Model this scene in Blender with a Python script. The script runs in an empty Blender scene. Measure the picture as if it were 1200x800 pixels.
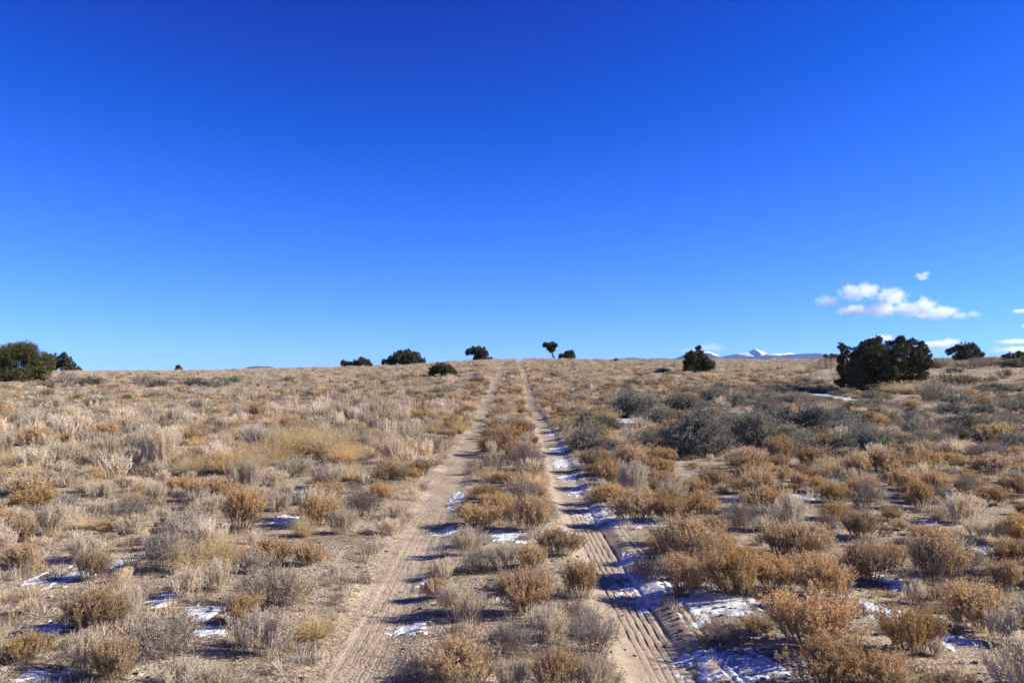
import bpy, math, random
import numpy as np
from mathutils import Vector

R_ = math.radians
C = bpy.context.scene.collection
sc = bpy.context.scene

# ------------------------------------------------------------------ camera, sky, sun, exposure
F_PX = 967.0            # focal length in pixels of the 1200 px wide photograph
CAM_H = 1.6
PITCH = math.atan(42 / F_PX)
cam_d = bpy.data.cameras.new('camera'); cam = bpy.data.objects.new('camera', cam_d); C.objects.link(cam)
cam.location = (0, 0, CAM_H); cam.rotation_euler = (math.pi / 2 + PITCH, 0, 0)
cam_d.sensor_width = 36; cam_d.lens = F_PX / 1200 * 36; cam_d.clip_start = 0.1; cam_d.clip_end = 200000
sc.camera = cam

SUN_EL, SUN_AZ = R_(29), R_(89)      # azimuth clockwise from +Y
w = bpy.data.worlds.new('World'); sc.world = w; w.use_nodes = True
nt = w.node_tree; nt.nodes.clear()
sky = nt.nodes.new('ShaderNodeTexSky'); sky.sky_type = 'NISHITA'; sky.sun_disc = False
sky.sun_elevation = SUN_EL; sky.sun_rotation = SUN_AZ; sky.altitude = 2300; sky.air_density = 1.0
sky.dust_density = 0.1; sky.ozone_density = 3.0
def vm(op, b):
    n = nt.nodes.new('ShaderNodeVectorMath'); n.operation = op; n.inputs[1].default_value = b; return n
# the thin dry air of a 2300 m plateau: deeper blue and more contrast than the standard atmosphere
k1 = vm('MULTIPLY', (.393, .702, 1.714)); k2 = vm('SUBTRACT', (.42, .76, 1.98)); k3 = vm('MULTIPLY', (.015, .14, .55)); k4 = vm('MAXIMUM', (0, 0, 0))
bg = nt.nodes.new('ShaderNodeBackground'); bg.inputs[1].default_value = 0.079
wo = nt.nodes.new('ShaderNodeOutputWorld'); LK = nt.links
LK.new(sky.outputs[0], k1.inputs[0]); LK.new(k1.outputs[0], k2.inputs[0]); LK.new(sky.outputs[0], k3.inputs[0])
LK.new(k2.outputs[0], k4.inputs[0]); LK.new(k3.outputs[0], k4.inputs[1]); LK.new(k4.outputs[0], bg.inputs[0]); LK.new(bg.outputs[0], wo.inputs[0])
sd = bpy.data.lights.new('sun', 'SUN'); sd.energy = 5.0; sd.angle = R_(0.53); sd.color = (1.0, 0.955, 0.84)
so = bpy.data.objects.new('sun', sd); C.objects.link(so)
sdir = Vector((math.sin(SUN_AZ) * math.cos(SUN_EL), math.cos(SUN_AZ) * math.cos(SUN_EL), math.sin(SUN_EL)))
so.rotation_euler = sdir.to_track_quat('Z', 'Y').to_euler(); so.location = (20, 0, 20)
sc.view_settings.view_transform = 'Standard'; sc.view_settings.look = 'None'
sc.view_settings.exposure = 1.08; sc.view_settings.gamma = 1.0
sc.cycles.max_bounces = 24; sc.cycles.diffuse_bounces = 3; sc.cycles.transmission_bounces = 3
sc.cycles.transparent_max_bounces = 6; sc.cycles.volume_bounces = 24
sc.cycles.caustics_reflective = False; sc.cycles.caustics_refractive = False

# ------------------------------------------------------------------ noise and terrain
def _hash(ix, iy, seed):
    h = (ix.astype(np.int64) * 374761393 + iy.astype(np.int64) * 668265263 + seed * 1442695041) & 0xffffffff
    h = ((h ^ (h >> 13)) * 1274126177) & 0xffffffff
    return ((h ^ (h >> 16)) & 0xffff) / 65535.0
def vnoise(x, y, seed=0):
    x = np.asarray(x, float); y = np.asarray(y, float)
    ix = np.floor(x); iy = np.floor(y); fx = x - ix; fy = y - iy
    fx = fx * fx * (3 - 2 * fx); fy = fy * fy * (3 - 2 * fy)
    a = _hash(ix, iy, seed); b = _hash(ix + 1, iy, seed); c = _hash(ix, iy + 1, seed); d = _hash(ix + 1, iy + 1, seed)
    return (a * (1 - fx) + b * fx) * (1 - fy) + (c * (1 - fx) + d * fx) * fy
def fbm(x, y, seed=0, o=4):
    s = 0; a = 0.5; t = 0
    for k in range(o):
        s = s + a * vnoise(x * 2 ** k + 13.1 * k, y * 2 ** k - 7.7 * k, seed + k); t += a; a *= 0.5
    return s / t
def sstep(a, b, x):
    t = np.clip((x - a) / (b - a), 0, 1); return t * t * (3 - 2 * t)

PZ = np.array([-1e6, 0, 4, 7, 12, 21.6, 31.6, 44, 60, 78, 88, 100, 125, 170, 400, 1e6])
PG = np.array([0, 0, 0, 0.0, .12, .30, .58, 1.14, 2.02, 3.02, 3.45, 3.3, 1.0, -6, -14, -14])
TT = np.array([-2, -.5, -.36, -.26, -.13, -.06, .0, .35, .5, .62, 2.0])
TM = np.array([.60, .60, .635, .69, .79, .93, .985, .965, 1.0, 1.06, 1.06])
_zz = np.linspace(-20, 420, 4401)
_gg = np.interp(_zz, PZ, PG); _k = np.ones(61) / 61
_gp = np.pad(_gg, 30, mode='edge'); _gg = np.convolve(_gp, _k, 'valid'); _gg = np.where(_zz < 3.5, 0, _gg)
LRUT, RRUT = -0.93, 0.80
def lr(Z): return LRUT + 0.03 * np.sin(np.asarray(Z) * 0.35 + 0.4) + 0.05 * np.sin(np.asarray(Z) * 0.13)
def rr(Z): return RRUT - 0.04 * np.exp(-((np.asarray(Z) - 10) / 4) ** 2) + 0.03 * np.sin(np.asarray(Z) * 0.30 + 2.0) + 0.04 * np.sin(np.asarray(Z) * 0.12 + 1)
def ground(X, Z, fine=True):
    X = np.asarray(X, float); Z = np.asarray(Z, float)
    g = np.interp(Z, _zz, _gg)
    m = np.interp(X / np.maximum(Z, 1), TT, TM)
    k = sstep(12, 42, Z)
    g = g * (1 + (m - 1) * k)
    # extra rise out to the right, hummocks
    near = 1 - sstep(90, 160, np.abs(X)); 
    g = g + near * (0.10 * (fbm(X / 7, Z / 7, 3, 2) - .5) * sstep(3, 12, Z + np.abs(X)) + 0.16 * (fbm(X / 16, Z / 16, 9, 2) - .5) * sstep(10, 30, Z))
    road = np.exp(-((X + 0.07) / 1.6) ** 4)
    g = g + (1 - road) * 0.07 * (fbm(X / 1.1, Z / 1.1, 5, 3) - .45) * (1 - sstep(40, 80, Z)) + (1 - road) * 0.05 * (1 - sstep(60, 120, Z))
    if fine:
        fade = 1 - sstep(45, 75, Z)
        for c, hw, dep, sg in ((lr(Z), .19, .022, 0), (rr(Z), .17, .040, 1)):
            d = X - c
            inn = 1 - sstep(hw - .05, hw + .10 + .05 * vnoise(Z * 3, X * 0, 4), np.abs(d))
            g = g - dep * inn
            # tyre print: lengthwise grooves with small blocks
            nf = 1 - sstep(6.3, 13, Z)
            wob = 0.010 * np.sin(Z * .8 + sg)
            prt = 1 - sstep(.112, .122, np.abs(d + wob))
            ph = (d + wob) / 0.046
            gro = np.clip(np.abs(((ph + .5) % 1) - .5) * 2, 0, 1)          # 0 on groove line .. 1 between
            gro = 1 - sstep(.0, .24, gro)
            on = sstep(.36, .55, fbm(Z * .45 + 10 * sg, X * 1.5 + 3, 21, 3) + .10 * sg)
            g = g - nf * on * (prt * (0.004 + (0.003 + .0095 * sg) * gro * (.45 + .8 * vnoise(Z * .9, X * 9, 14))))
            if sg: g = g - nf * on * .012 * np.exp(-((d + wob - .148) / .016) ** 2)
            lip = np.exp(-((np.abs(d + wob) - .15) / .018) ** 2)
            g = g + nf * on * lip * (0.002 + .002 * sg) * (.2 + 1.4 * vnoise(Z * 6, X * 9, 8))
        # second, older print beside the right-hand rut
        d2 = X - rr(Z) - .33 - .02 * np.sin(Z * 2.1)
        g = g - (1 - sstep(7, 9, Z)) * .010 * (np.exp(-(d2 / .014) ** 2) + np.exp(-((d2 - .055) / .014) ** 2)) * (.4 + vnoise(Z * 14, X * 3, 31))
        g = g + near * (1 - sstep(14, 30, Z)) * 0.012 * (fbm(X * 7, Z * 7, 12, 3) - .5)
    return g

CP, SP = math.cos(PITCH), math.sin(PITCH)
def ray(px, py):
    dx, dy = (px - 600) / F_PX, (400 - py) / F_PX
    v = np.array([dx, CP - dy * SP, SP + dy * CP]); return v / v[1]
def at(px, py):
    """the ground point seen at photo pixel (px, py)"""
    v = ray(px, py)
    zs = np.concatenate([np.arange(2.5, 30, .02), np.arange(30, 110, .1)])
    h = CAM_H + v[2] * zs - ground(v[0] * zs, zs, False)
    i = np.where(h <= 0)[0]
    z = zs[i[0]] if len(i) else 92.0
    return float(v[0] * z), float(z)
def at_dist(px, z): return float(ray(px, 420)[0] * z), float(z)
def proj(x, y, z):
    rx, ry, rz = x, y, z - CAM_H
    d = ry * CP + rz * SP; u = -ry * SP + rz * CP
    return 600 + F_PX * rx / d, 400 - F_PX * u / d

# ------------------------------------------------------------------ mesh helpers
def mk_mesh(name, verts, quads, mats=(), tone=None, midx=None, smooth=False):
    verts = np.asarray(verts, np.float32).reshape(-1, 3); quads = np.asarray(quads, np.int32)
    k = quads.shape[1]
    me = bpy.data.meshes.new(name)
    me.vertices.add(len(verts)); me.vertices.foreach_set('co', verts.ravel())
    me.loops.add(quads.size); me.loops.foreach_set('vertex_index', quads.ravel())
    me.polygons.add(len(quads)); me.polygons.foreach_set('loop_start', np.arange(0, quads.size, k, dtype=np.int32))
    for m in mats: me.materials.append(m)
    if midx is not None: me.polygons.foreach_set('material_index', np.asarray(midx, np.int32))
    me.polygons.foreach_set('use_smooth', np.full(len(quads), bool(smooth)))
    if tone is not None:
        a = me.attributes.new('tone', 'FLOAT', 'FACE'); a.data.foreach_set('value', np.asarray(tone, np.float32))
    me.update(calc_edges=True); me.validate()
    return me
def link(name, me, parent=None, loc=None):
    o = bpy.data.objects.new(name, me); C.objects.link(o)
    if parent: o.parent = parent
    if loc is not None: o.location = loc
    return o
def tag(o, label=None, cat=None, group=None, kind=None):
    if label: o['label'] = label
    if cat: o['category'] = cat
    if group: o['group'] = group
    if kind: o['kind'] = kind
    return o

class Geo:
    def __init__(s): s.v = []; s.q = []; s.t = []; s.m = []; s.n = 0
    def add(s, v, q, t, m=0):
        v = v.reshape(-1, 3); s.v.append(v); s.q.append(q + s.n); s.t.append(t); s.m.append(np.full(len(q), m)); s.n += len(v)
    def arrays(s): return np.concatenate(s.v), np.concatenate(s.q), np.concatenate(s.t), np.concatenate(s.m)
    def mesh(s, name, mats):
        v, q, t, m = s.arrays(); return mk_mesh(name, v, q, mats, t, m)

def ribbons(geo, P, W, rng, m=0, tone=None):
    """P (n,k,3) centre lines, W (n,k) half widths"""
    n, k, _ = P.shape
    d = P[:, -1] - P[:, 0]; r = rng.normal(size=(n, 3)); s = np.cross(d, r); s /= np.linalg.norm(s, axis=1, keepdims=True) + 1e-9
    L = P - s[:, None] * W[..., None]; Rr = P + s[:, None] * W[..., None]
    v = np.stack([L, Rr], 2)                                       # n,k,2,3
    base = (np.arange(n) * k * 2)[:, None] + (np.arange(k - 1) * 2)[None]
    q = np.stack([base, base + 1, base + 3, base + 2], -1).reshape(-1, 4)
    t = rng.random(n) if tone is None else tone
    geo.add(v, q, np.repeat(t, k - 1), m)
def leaves(geo, c, ax, ln, wd, rng, m=0, tone=None):
    n = len(c); ax = ax / (np.linalg.norm(ax, axis=1, keepdims=True) + 1e-9)
    r = rng.normal(size=(n, 3)); s = np.cross(ax, r); s /= np.linalg.norm(s, axis=1, keepdims=True) + 1e-9
    a = ax * np.reshape(ln, (-1, 1)); b = s * np.reshape(wd, (-1, 1))
    v = np.stack([c - a, c + b, c + a, c - b], 1)
    q = np.arange(n * 4).reshape(-1, 4)
    geo.add(v, q, rng.random(n) if tone is None else tone, m)
def bez(a, b, c, k):
    t = np.linspace(0, 1, k)[None, :, None]
    return a[:, None] * (1 - t) ** 2 + b[:, None] * 2 * t * (1 - t) + c[:, None] * t ** 2
def tube(geo, pts, rad, m=0, ns=7, tone=.5):
    pts = np.asarray(pts, float); k = len(pts)
    d = np.gradient(pts, axis=0); d /= np.linalg.norm(d, axis=1, keepdims=True) + 1e-9
    ref = np.array([0.3, 1, .1]); s = np.cross(d, ref); s /= np.linalg.norm(s, axis=1, keepdims=True); u = np.cross(d, s)
    a = np.linspace(0, 2 * math.pi, ns, endpoint=False)
    v = pts[:, None] + (s[:, None] * np.cos(a)[None, :, None] + u[:, None] * np.sin(a)[None, :, None]) * np.asarray(rad)[:, None, None]
    i = np.arange(k - 1)[:, None] * ns; j = np.arange(ns)[None]
    q = np.stack([i + j, i + (j + 1) % ns, i + ns + (j + 1) % ns, i + ns + j], -1).reshape(-1, 4)
    geo.add(v, q, np.full(len(q), tone), m)

# ------------------------------------------------------------------ materials
def ramp(nt, stops):
    r = nt.nodes.new('ShaderNodeValToRGB'); e = r.color_ramp.elements
    while len(e) < len(stops): e.new(0.5)
    for el, (p, c) in zip(e, stops): el.position = p; el.color = (*c, 1)
    return r
def plant_mat(name, stops, vary=.25, trans=.3, rough=.9, hue=.012):
    m = bpy.data.materials.new(name); m.use_nodes = True; nt = m.node_tree; N = nt.nodes; L = nt.links; N.clear()
    at_ = N.new('ShaderNodeAttribute'); at_.attribute_name = 'tone'
    rp = ramp(nt, stops); L.new(at_.outputs['Fac'], rp.inputs[0])
    oi = N.new('ShaderNodeObjectInfo')
    mr = N.new('ShaderNodeMapRange'); mr.inputs[3].default_value = 1 - vary; mr.inputs[4].default_value = 1 + vary; L.new(oi.outputs['Random'], mr.inputs[0])
    m2 = N.new('ShaderNodeMath'); m2.operation = 'MULTIPLY'; m2.inputs[1].default_value = 7.31; L.new(oi.outputs['Random'], m2.inputs[0])
    m3 = N.new('ShaderNodeMath'); m3.operation = 'FRACT'; L.new(m2.outputs[0], m3.inputs[0])
    mh = N.new('ShaderNodeMapRange'); mh.inputs[3].default_value = .501 - hue * .4; mh.inputs[4].default_value = .501 + hue * .5; L.new(m3.outputs[0], mh.inputs[0])
    m4 = N.new('ShaderNodeMath'); m4.operation = 'MULTIPLY'; m4.inputs[1].default_value = 3.77; L.new(m2.outputs[0], m4.inputs[0])
    m5 = N.new('ShaderNodeMath'); m5.operation = 'FRACT'; L.new(m4.outputs[0], m5.inputs[0])
    ms = N.new('ShaderNodeMapRange'); ms.inputs[3].default_value = .78; ms.inputs[4].default_value = 1.03; L.new(m5.outputs[0], ms.inputs[0])
    h = N.new('ShaderNodeHueSaturation'); L.new(mh.outputs[0], h.inputs['Hue']); L.new(mr.outputs[0], h.inputs['Value']); L.new(ms.outputs[0], h.inputs['Saturation']); L.new(rp.outputs[0], h.inputs['Color'])
    df = N.new('ShaderNodeBsdfDiffuse'); df.inputs['Roughness'].default_value = rough; L.new(h.outputs[0], df.inputs[0])
    o = N.new('ShaderNodeOutputMaterial')
    if trans > 0:
        tr = N.new('ShaderNodeBsdfTranslucent'); L.new(h.outputs[0], tr.inputs[0])
        mx = N.new('ShaderNodeMixShader'); mx.inputs[0].default_value = trans; L.new(df.outputs[0], mx.inputs[1]); L.new(tr.outputs[0], mx.inputs[2]); L.new(mx.outputs[0], o.inputs[0])
    else: L.new(df.outputs[0], o.inputs[0])
    return m
M = {}
M['r_stem'] = plant_mat('rabbitbrush_stem', [(0, (.11, .072, .046)), (.4, (.21, .142, .088)), (.75, (.35, .25, .155)), (1, (.52, .43, .31))])
M['r_head'] = plant_mat('rabbitbrush_seed', [(0, (.30, .18, .075)), (.45, (.54, .35, .148)), (.8, (.70, .49, .22)), (1, (.80, .61, .34))], trans=.35)
M['p_stem'] = plant_mat('pale_stem', [(0, (.24, .17, .105)), (.35, (.50, .40, .265)), (.7, (.72, .61, .44)), (1, (.84, .76, .60))])
M['p_head'] = plant_mat('pale_plume', [(0, (.46, .36, .215)), (.4, (.68, .56, .37)), (.8, (.79, .69, .49)), (1, (.84, .77, .61))], trans=.35)
M['g_blade'] = plant_mat('straw_blade', [(0, (.42, .29, .13)), (.4, (.64, .47, .23)), (.8, (.78, .62, .35)), (1, (.84, .73, .50))], trans=.35)
M['gold_blade'] = plant_mat('golden_blade', [(0, (.36, .24, .10)), (.4, (.62, .44, .19)), (.8, (.78, .60, .31)), (1, (.84, .70, .42))], trans=.4, vary=.15)
M['s_stem'] = plant_mat('sage_branch', [(0, (.07, .055, .045)), (.6, (.16, .13, .11)), (1, (.30, .26, .23))], trans=0)
M['s_leaf'] = plant_mat('sage_leaf', [(0, (.17, .155, .09)), (.45, (.33, .305, .19)), (.8, (.48, .45, .29)), (1, (.56, .52, .37))], trans=.2, hue=.006)
M['d_stem'] = plant_mat('grey_twig', [(0, (.09, .063, .042)), (.4, (.22, .165, .115)), (.75, (.38, .305, .22)), (1, (.58, .50, .38))])
M['d_head'] = plant_mat('grey_twig_tip', [(0, (.20, .15, .11)), (.5, (.38, .31, .24)), (1, (.58, .50, .40))])
M['y_leaf'] = plant_mat('olive_leaf', [(0, (.17, .15, .05)), (.5, (.30, .27, .10)), (1, (.45, .39, .19))], trans=.3)
M['j_leaf'] = plant_mat('juniper_leaf', [(0, (.032, .037, .014)), (.4, (.09, .096, .036)), (.75, (.175, .165, .065)), (1, (.30, .24, .11))], trans=.15, vary=.12, hue=.008)
M['bark'] = plant_mat('juniper_bark', [(0, (.12, .09, .07)), (1, (.2, .15, .12))], trans=0)
M['stone'] = plant_mat('gravel_stone', [(0, (.12, .095, .075)), (.5, (.25, .20, .16)), (.85, (.42, .36, .30)), (1, (.62, .57, .50))], trans=0, hue=.005)

def ground_mat():
    m = bpy.data.materials.new('dry_soil'); m.use_nodes = True; nt = m.node_tree; N = nt.nodes; L = nt.links; b = N['Principled BSDF']
    b.inputs['Roughness'].default_value = .95; b.inputs['Specular IOR Level'].default_value = .15
    tc = N.new('ShaderNodeTexCoord')
    def noise(s, d=4, r=.6, vec=None):
        n = N.new('ShaderNodeTexNoise'); n.inputs['Scale'].default_value = s; n.inputs['Detail'].default_value = d; n.inputs['Roughness'].default_value = r
        L.new(vec or tc.outputs['Object'], n.inputs['Vector']); return n
    n1 = noise(.9, 5); n2 = noise(28, 4, .7); n3 = noise(5, 4)
    rp = ramp(nt, [(.3, (.215, .162, .112)), (.5, (.31, .245, .178)), (.72, (.40, .325, .24))]); L.new(n1.outputs[0], rp.inputs[0])
    # pebbles: some cells brighter or darker
    vo = N.new('ShaderNodeTexVoronoi'); vo.inputs['Scale'].default_value = 45; L.new(tc.outputs['Object'], vo.inputs['Vector'])
    sep = N.new('ShaderNodeSeparateColor'); L.new(vo.outputs['Color'], sep.inputs[0])
    peb = ramp(nt, [(0, (.30, .24, .19)), (.35, (.75, .72, .7)), (.7, (1, 1, 1)), (1, (1.5, 1.45, 1.4))]); L.new(sep.outputs[0], peb.inputs[0])
    mx = N.new('ShaderNodeMix'); mx.data_type = 'RGBA'; mx.blend_type = 'MULTIPLY'
    L.new(rp.outputs[0], mx.inputs[6]); L.new(peb.outputs[0], mx.inputs[7])
    # fine sand in the ruts: attribute "sand" is where wheels have ground the soil
    sa = N.new('ShaderNodeAttribute'); sa.attribute_name = 'sand'
    n4 = noise(9, 5, .7)
    sm = N.new('ShaderNodeMath'); sm.operation = 'MULTIPLY_ADD'; L.new(n4.outputs[0], sm.inputs[0]); sm.inputs[1].default_value = .9; L.new(sa.outputs['Fac'], sm.inputs[2])
    sr = N.new('ShaderNodeMapRange'); sr.inputs[1].default_value = .65; sr.inputs[2].default_value = 1.15; L.new(sm.outputs[0], sr.inputs[0])
    inv = N.new('ShaderNodeMath'); inv.operation = 'SUBTRACT'; inv.inputs[0].default_value = .85; L.new(sr.outputs[0], inv.inputs[1]); inv.use_clamp = True
    L.new(inv.outputs[0], mx.inputs[0])
    sand = ramp(nt, [(.3, (.31, .24, .168)), (.7, (.42, .33, .24))]); L.new(n2.outputs[0], sand.inputs[0])
    m2 = N.new('ShaderNodeMix'); m2.data_type = 'RGBA'; L.new(sr.outputs[0], m2.inputs[0]); L.new(mx.outputs[2], m2.inputs[6]); L.new(sand.outputs[0], m2.inputs[7])
    # thatch of dead grass lying in patches on the soil away from the wheels
    n5 = noise(1.6, 6, .75); th = N.new('ShaderNodeMapRange'); th.inputs[1].default_value = .50; th.inputs[2].default_value = .66; th.inputs[4].default_value = .6; L.new(n5.outputs[0], th.inputs[0])
    tk = N.new('ShaderNodeMath'); tk.operation = 'MULTIPLY'; L.new(th.outputs[0], tk.inputs[0]); L.new(inv.outputs[0], tk.inputs[1])
    m3 = N.new('ShaderNodeMix'); m3.data_type = 'RGBA'; L.new(tk.outputs[0], m3.inputs[0]); L.new(m2.outputs[2], m3.inputs[6]); m3.inputs[7].default_value = (.52, .435, .30, 1)
    L.new(m3.outputs[2], b.inputs['Base Color'])
    ht = N.new('ShaderNodeMath'); ht.operation = 'MULTIPLY_ADD'; L.new(n2.outputs[0], ht.inputs[0]); ht.inputs[1].default_value = .8
    vd = N.new('ShaderNodeMath'); vd.operation = 'MULTIPLY'; L.new(vo.outputs['Distance'], vd.inputs[0]); L.new(inv.outputs[0], vd.inputs[1])
    vneg = N.new('ShaderNodeMath'); vneg.operation = 'MULTIPLY'; vneg.inputs[1].default_value = -.8; L.new(vd.outputs[0], vneg.inputs[0]); L.new(vneg.outputs[0], ht.inputs[2])
    bp = N.new('ShaderNodeBump'); bp.inputs['Distance'].default_value = .014; bp.inputs['Strength'].default_value = .8
    L.new(ht.outputs[0], bp.inputs['Height']); L.new(bp.outputs[0], b.inputs['Normal'])
    return m
M['soil'] = ground_mat()

def snow_mat():
    m = bpy.data.materials.new('snow'); m.use_nodes = True; nt = m.node_tree; N = nt.nodes; L = nt.links; b = N['Principled BSDF']
    b.inputs['Roughness'].default_value = .6; b.inputs['Specular IOR Level'].default_value = .2
    tc = N.new('ShaderNodeTexCoord'); n = N.new('ShaderNodeTexNoise'); n.inputs['Scale'].default_value = 19; n.inputs['Detail'].default_value = 5
    L.new(tc.outputs['Object'], n.inputs['Vector'])
    rp = ramp(nt, [(.36, (.40, .33, .26)), (.44, (.57, .58, .59)), (.7, (.66, .67, .68))]); L.new(n.outputs[0], rp.inputs[0]); L.new(rp.outputs[0], b.inputs['Base Color'])
    bp = N.new('ShaderNodeBump'); bp.inputs['Distance'].default_value = .012; L.new(n.outputs[0], bp.inputs['Height']); L.new(bp.outputs[0], b.inputs['Normal'])
    return m
M['snow'] = snow_mat()

def mountain_mat(name, snow_lo, snow_hi, rock=(.10, .09, .085)):
    m = bpy.data.materials.new(name); m.use_nodes = True; nt = m.node_tree; N = nt.nodes; L = nt.links; b = N['Principled BSDF']
    b.inputs['Roughness'].default_value = .9
    tc = N.new('ShaderNodeTexCoord'); sx = N.new('ShaderNodeSeparateXYZ'); L.new(tc.outputs['Object'], sx.inputs[0])
    n = N.new('ShaderNodeTexNoise'); n.inputs['Scale'].default_value = .0016; n.inputs['Detail'].default_value = 6; n.inputs['Roughness'].default_value = .65; L.new(tc.outputs['Object'], n.inputs['Vector'])
    a = N.new('ShaderNodeMath'); a.operation = 'MULTIPLY_ADD'; L.new(n.outputs[0], a.inputs[0]); a.inputs[1].default_value = 620; L.new(sx.outputs[2], a.inputs[2])
    r = N.new('ShaderNodeMapRange'); r.inputs[1].default_value = snow_lo; r.inputs[2].default_value = snow_hi; L.new(a.outputs[0], r.inputs[0])
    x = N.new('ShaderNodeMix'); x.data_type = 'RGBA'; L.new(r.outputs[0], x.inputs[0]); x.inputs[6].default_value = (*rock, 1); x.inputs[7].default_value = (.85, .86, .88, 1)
    L.new(x.outputs[2], b.inputs['Base Color'])
    return m

# ------------------------------------------------------------------ ground sheet (soil + the two wheel ruts)
def geo_lines(a, b, s0, g):
    out = [a]; s = s0
    while out[-1] < b: out.append(out[-1] + s); s *= g
    return np.array(out)
xr = geo_lines(1.5, 30, .012, 1.022); xr2 = geo_lines(xr[-1] * 1.02, 32000, xr[-1] * .03, 1.25)
xd = np.arange(-1.45, 1.5, .0068)
xs = np.concatenate([-xr2[::-1], -xr[::-1], xd, xr, xr2])
zn = [4.0]
while zn[-1] < 96: zn.append(zn[-1] + max(.016, zn[-1] * .0036))
zn = np.array(zn)
zs = np.concatenate([-geo_lines(6, 32000, 3, 1.5)[::-1], np.arange(-5, 4, .5)[:-0 or None], zn, geo_lines(97, 32000, 3, 1.2)])
zs = np.unique(np.round(zs, 4)); xs = np.unique(np.round(xs, 4))
GX, GZ = np.meshgrid(xs, zs)
GY = ground(GX, GZ)
nx, nz = len(xs), len(zs)
gv = np.stack([GX, GZ, GY], -1).reshape(-1, 3)
ii = (np.arange(nz - 1)[:, None] * nx + np.arange(nx - 1)[None]).ravel()
gq = np.stack([ii, ii + 1, ii + 1 + nx, ii + nx], -1)
cx_ = (GX[:-1, :-1] + GX[1:, 1:]) / 2; cz_ = (GZ[:-1, :-1] + GZ[1:, 1:]) / 2
wob = .10 * (fbm(cx_ * 2, cz_ * 1.5, 40, 2) - .5)
tw_ = .30 - .11 * sstep(10, 26, cz_)
in_l = (np.abs(cx_ - lr(cz_)) < tw_ + wob) & (cz_ > 0) & (cz_ < 100); in_r = (np.abs(cx_ - rr(cz_)) < tw_ + wob) & (cz_ > 0) & (cz_ < 100)
def sand_of(x, z):
    a = np.maximum(.45 * (1 - sstep(.10, .30, np.abs(x - lr(z)))), 1 - sstep(.16, .46, np.abs(x - rr(z) - .05)))
    return a * .72 * (1 - .5 * sstep(12, 32, z))
def sub_mesh(name, mask):
    q = gq[mask.ravel()]; u, inv = np.unique(q, return_inverse=True); v = gv[u]
    me = mk_mesh(name, v, inv.reshape(-1, 4), [M['soil']], smooth=True)
    a = me.attributes.new('sand', 'FLOAT', 'POINT'); a.data.foreach_set('value', sand_of(v[:, 0], v[:, 1]).astype(np.float32))
    return me
tag(link('ground', sub_mesh('ground', ~(in_l | in_r))), kind='structure')
tag(link('dirt_track', sub_mesh('dirt_track', in_l)), kind='structure')
tag(link('dirt_track', sub_mesh('dirt_track', in_r)), kind='structure')

# ------------------------------------------------------------------ far mesa, mountains
def ridge(name, pts, dist, depth, mat, seed, rough=.22):
    """a mountain range whose crest runs through photo points pts at distance dist"""
    px = np.array([p[0] for p in pts]); py = np.array([p[1] for p in pts])
    n = 260; m = 60; u = np.linspace(px[0], px[-1], n)
    X = (u - 600) / F_PX * dist; ztop = (442 - np.interp(u, px, py)) / F_PX * dist + CAM_H
    V = np.linspace(-1, 1, m)
    XX, VV = np.meshgrid(X, V)
    prof = (1 - np.abs(VV)) ** 1.1
    nz_ = fbm(XX / (dist * .02), VV * depth / (dist * .02), seed, 5) - .5
    hh = -20 + (ztop[None] + 20) * prof * (1 + rough * 2.4 * nz_ * (np.abs(VV) ** .5))
    v = np.stack([XX, dist + VV * depth, hh], -1).reshape(-1, 3)
    i = (np.arange(m - 1)[:, None] * n + np.arange(n - 1)[None]).ravel()
    o = link(name, mk_mesh(name, v, np.stack([i, i + 1, i + 1 + n, i + n], -1), [mat]))
    return tag(o, kind='structure')
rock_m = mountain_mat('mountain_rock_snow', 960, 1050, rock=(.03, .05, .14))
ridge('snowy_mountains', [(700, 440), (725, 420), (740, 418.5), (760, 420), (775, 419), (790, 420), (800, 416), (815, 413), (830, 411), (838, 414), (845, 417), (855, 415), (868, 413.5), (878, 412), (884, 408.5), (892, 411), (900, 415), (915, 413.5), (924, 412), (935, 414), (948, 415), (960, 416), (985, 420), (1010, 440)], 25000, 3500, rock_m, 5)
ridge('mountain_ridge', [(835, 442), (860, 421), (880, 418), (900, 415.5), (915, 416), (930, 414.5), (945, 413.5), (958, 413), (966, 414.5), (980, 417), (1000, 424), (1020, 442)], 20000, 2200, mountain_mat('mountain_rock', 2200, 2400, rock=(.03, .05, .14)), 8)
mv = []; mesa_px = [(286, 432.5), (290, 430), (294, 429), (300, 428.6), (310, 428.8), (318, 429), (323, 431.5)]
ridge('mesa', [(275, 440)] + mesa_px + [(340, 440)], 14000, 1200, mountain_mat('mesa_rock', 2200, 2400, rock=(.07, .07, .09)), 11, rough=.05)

# ------------------------------------------------------------------ haze
hz = bpy.data.materials.new('haze'); hz.use_nodes = True; N = hz.node_tree.nodes; N.clear()
pv = N.new('ShaderNodeVolumePrincipled'); pv.inputs['Density'].default_value = 0.8e-5; pv.inputs['Color'].default_value = (.40, .62, 1.0, 1); pv.inputs['Anisotropy'].default_value = .0
ho = N.new('ShaderNodeOutputMaterial'); hz.node_tree.links.new(pv.outputs[0], ho.inputs['Volume'])
def box_mesh(name, a, b, mat):
    x0, y0, z0 = a; x1, y1, z1 = b
    v = [(x0, y0, z0), (x1, y0, z0), (x1, y1, z0), (x0, y1, z0), (x0, y0, z1), (x1, y0, z1), (x1, y1, z1), (x0, y1, z1)]
    return mk_mesh(name, v, [(0, 3, 2, 1), (4, 5, 6, 7), (0, 1, 5, 4), (1, 2, 6, 5), (2, 3, 7, 6), (3, 0, 4, 7)], [mat])
zmax = max(o.bound_box[6][2] for o in C.objects if o.type == 'MESH')
HAZE = True
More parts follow.
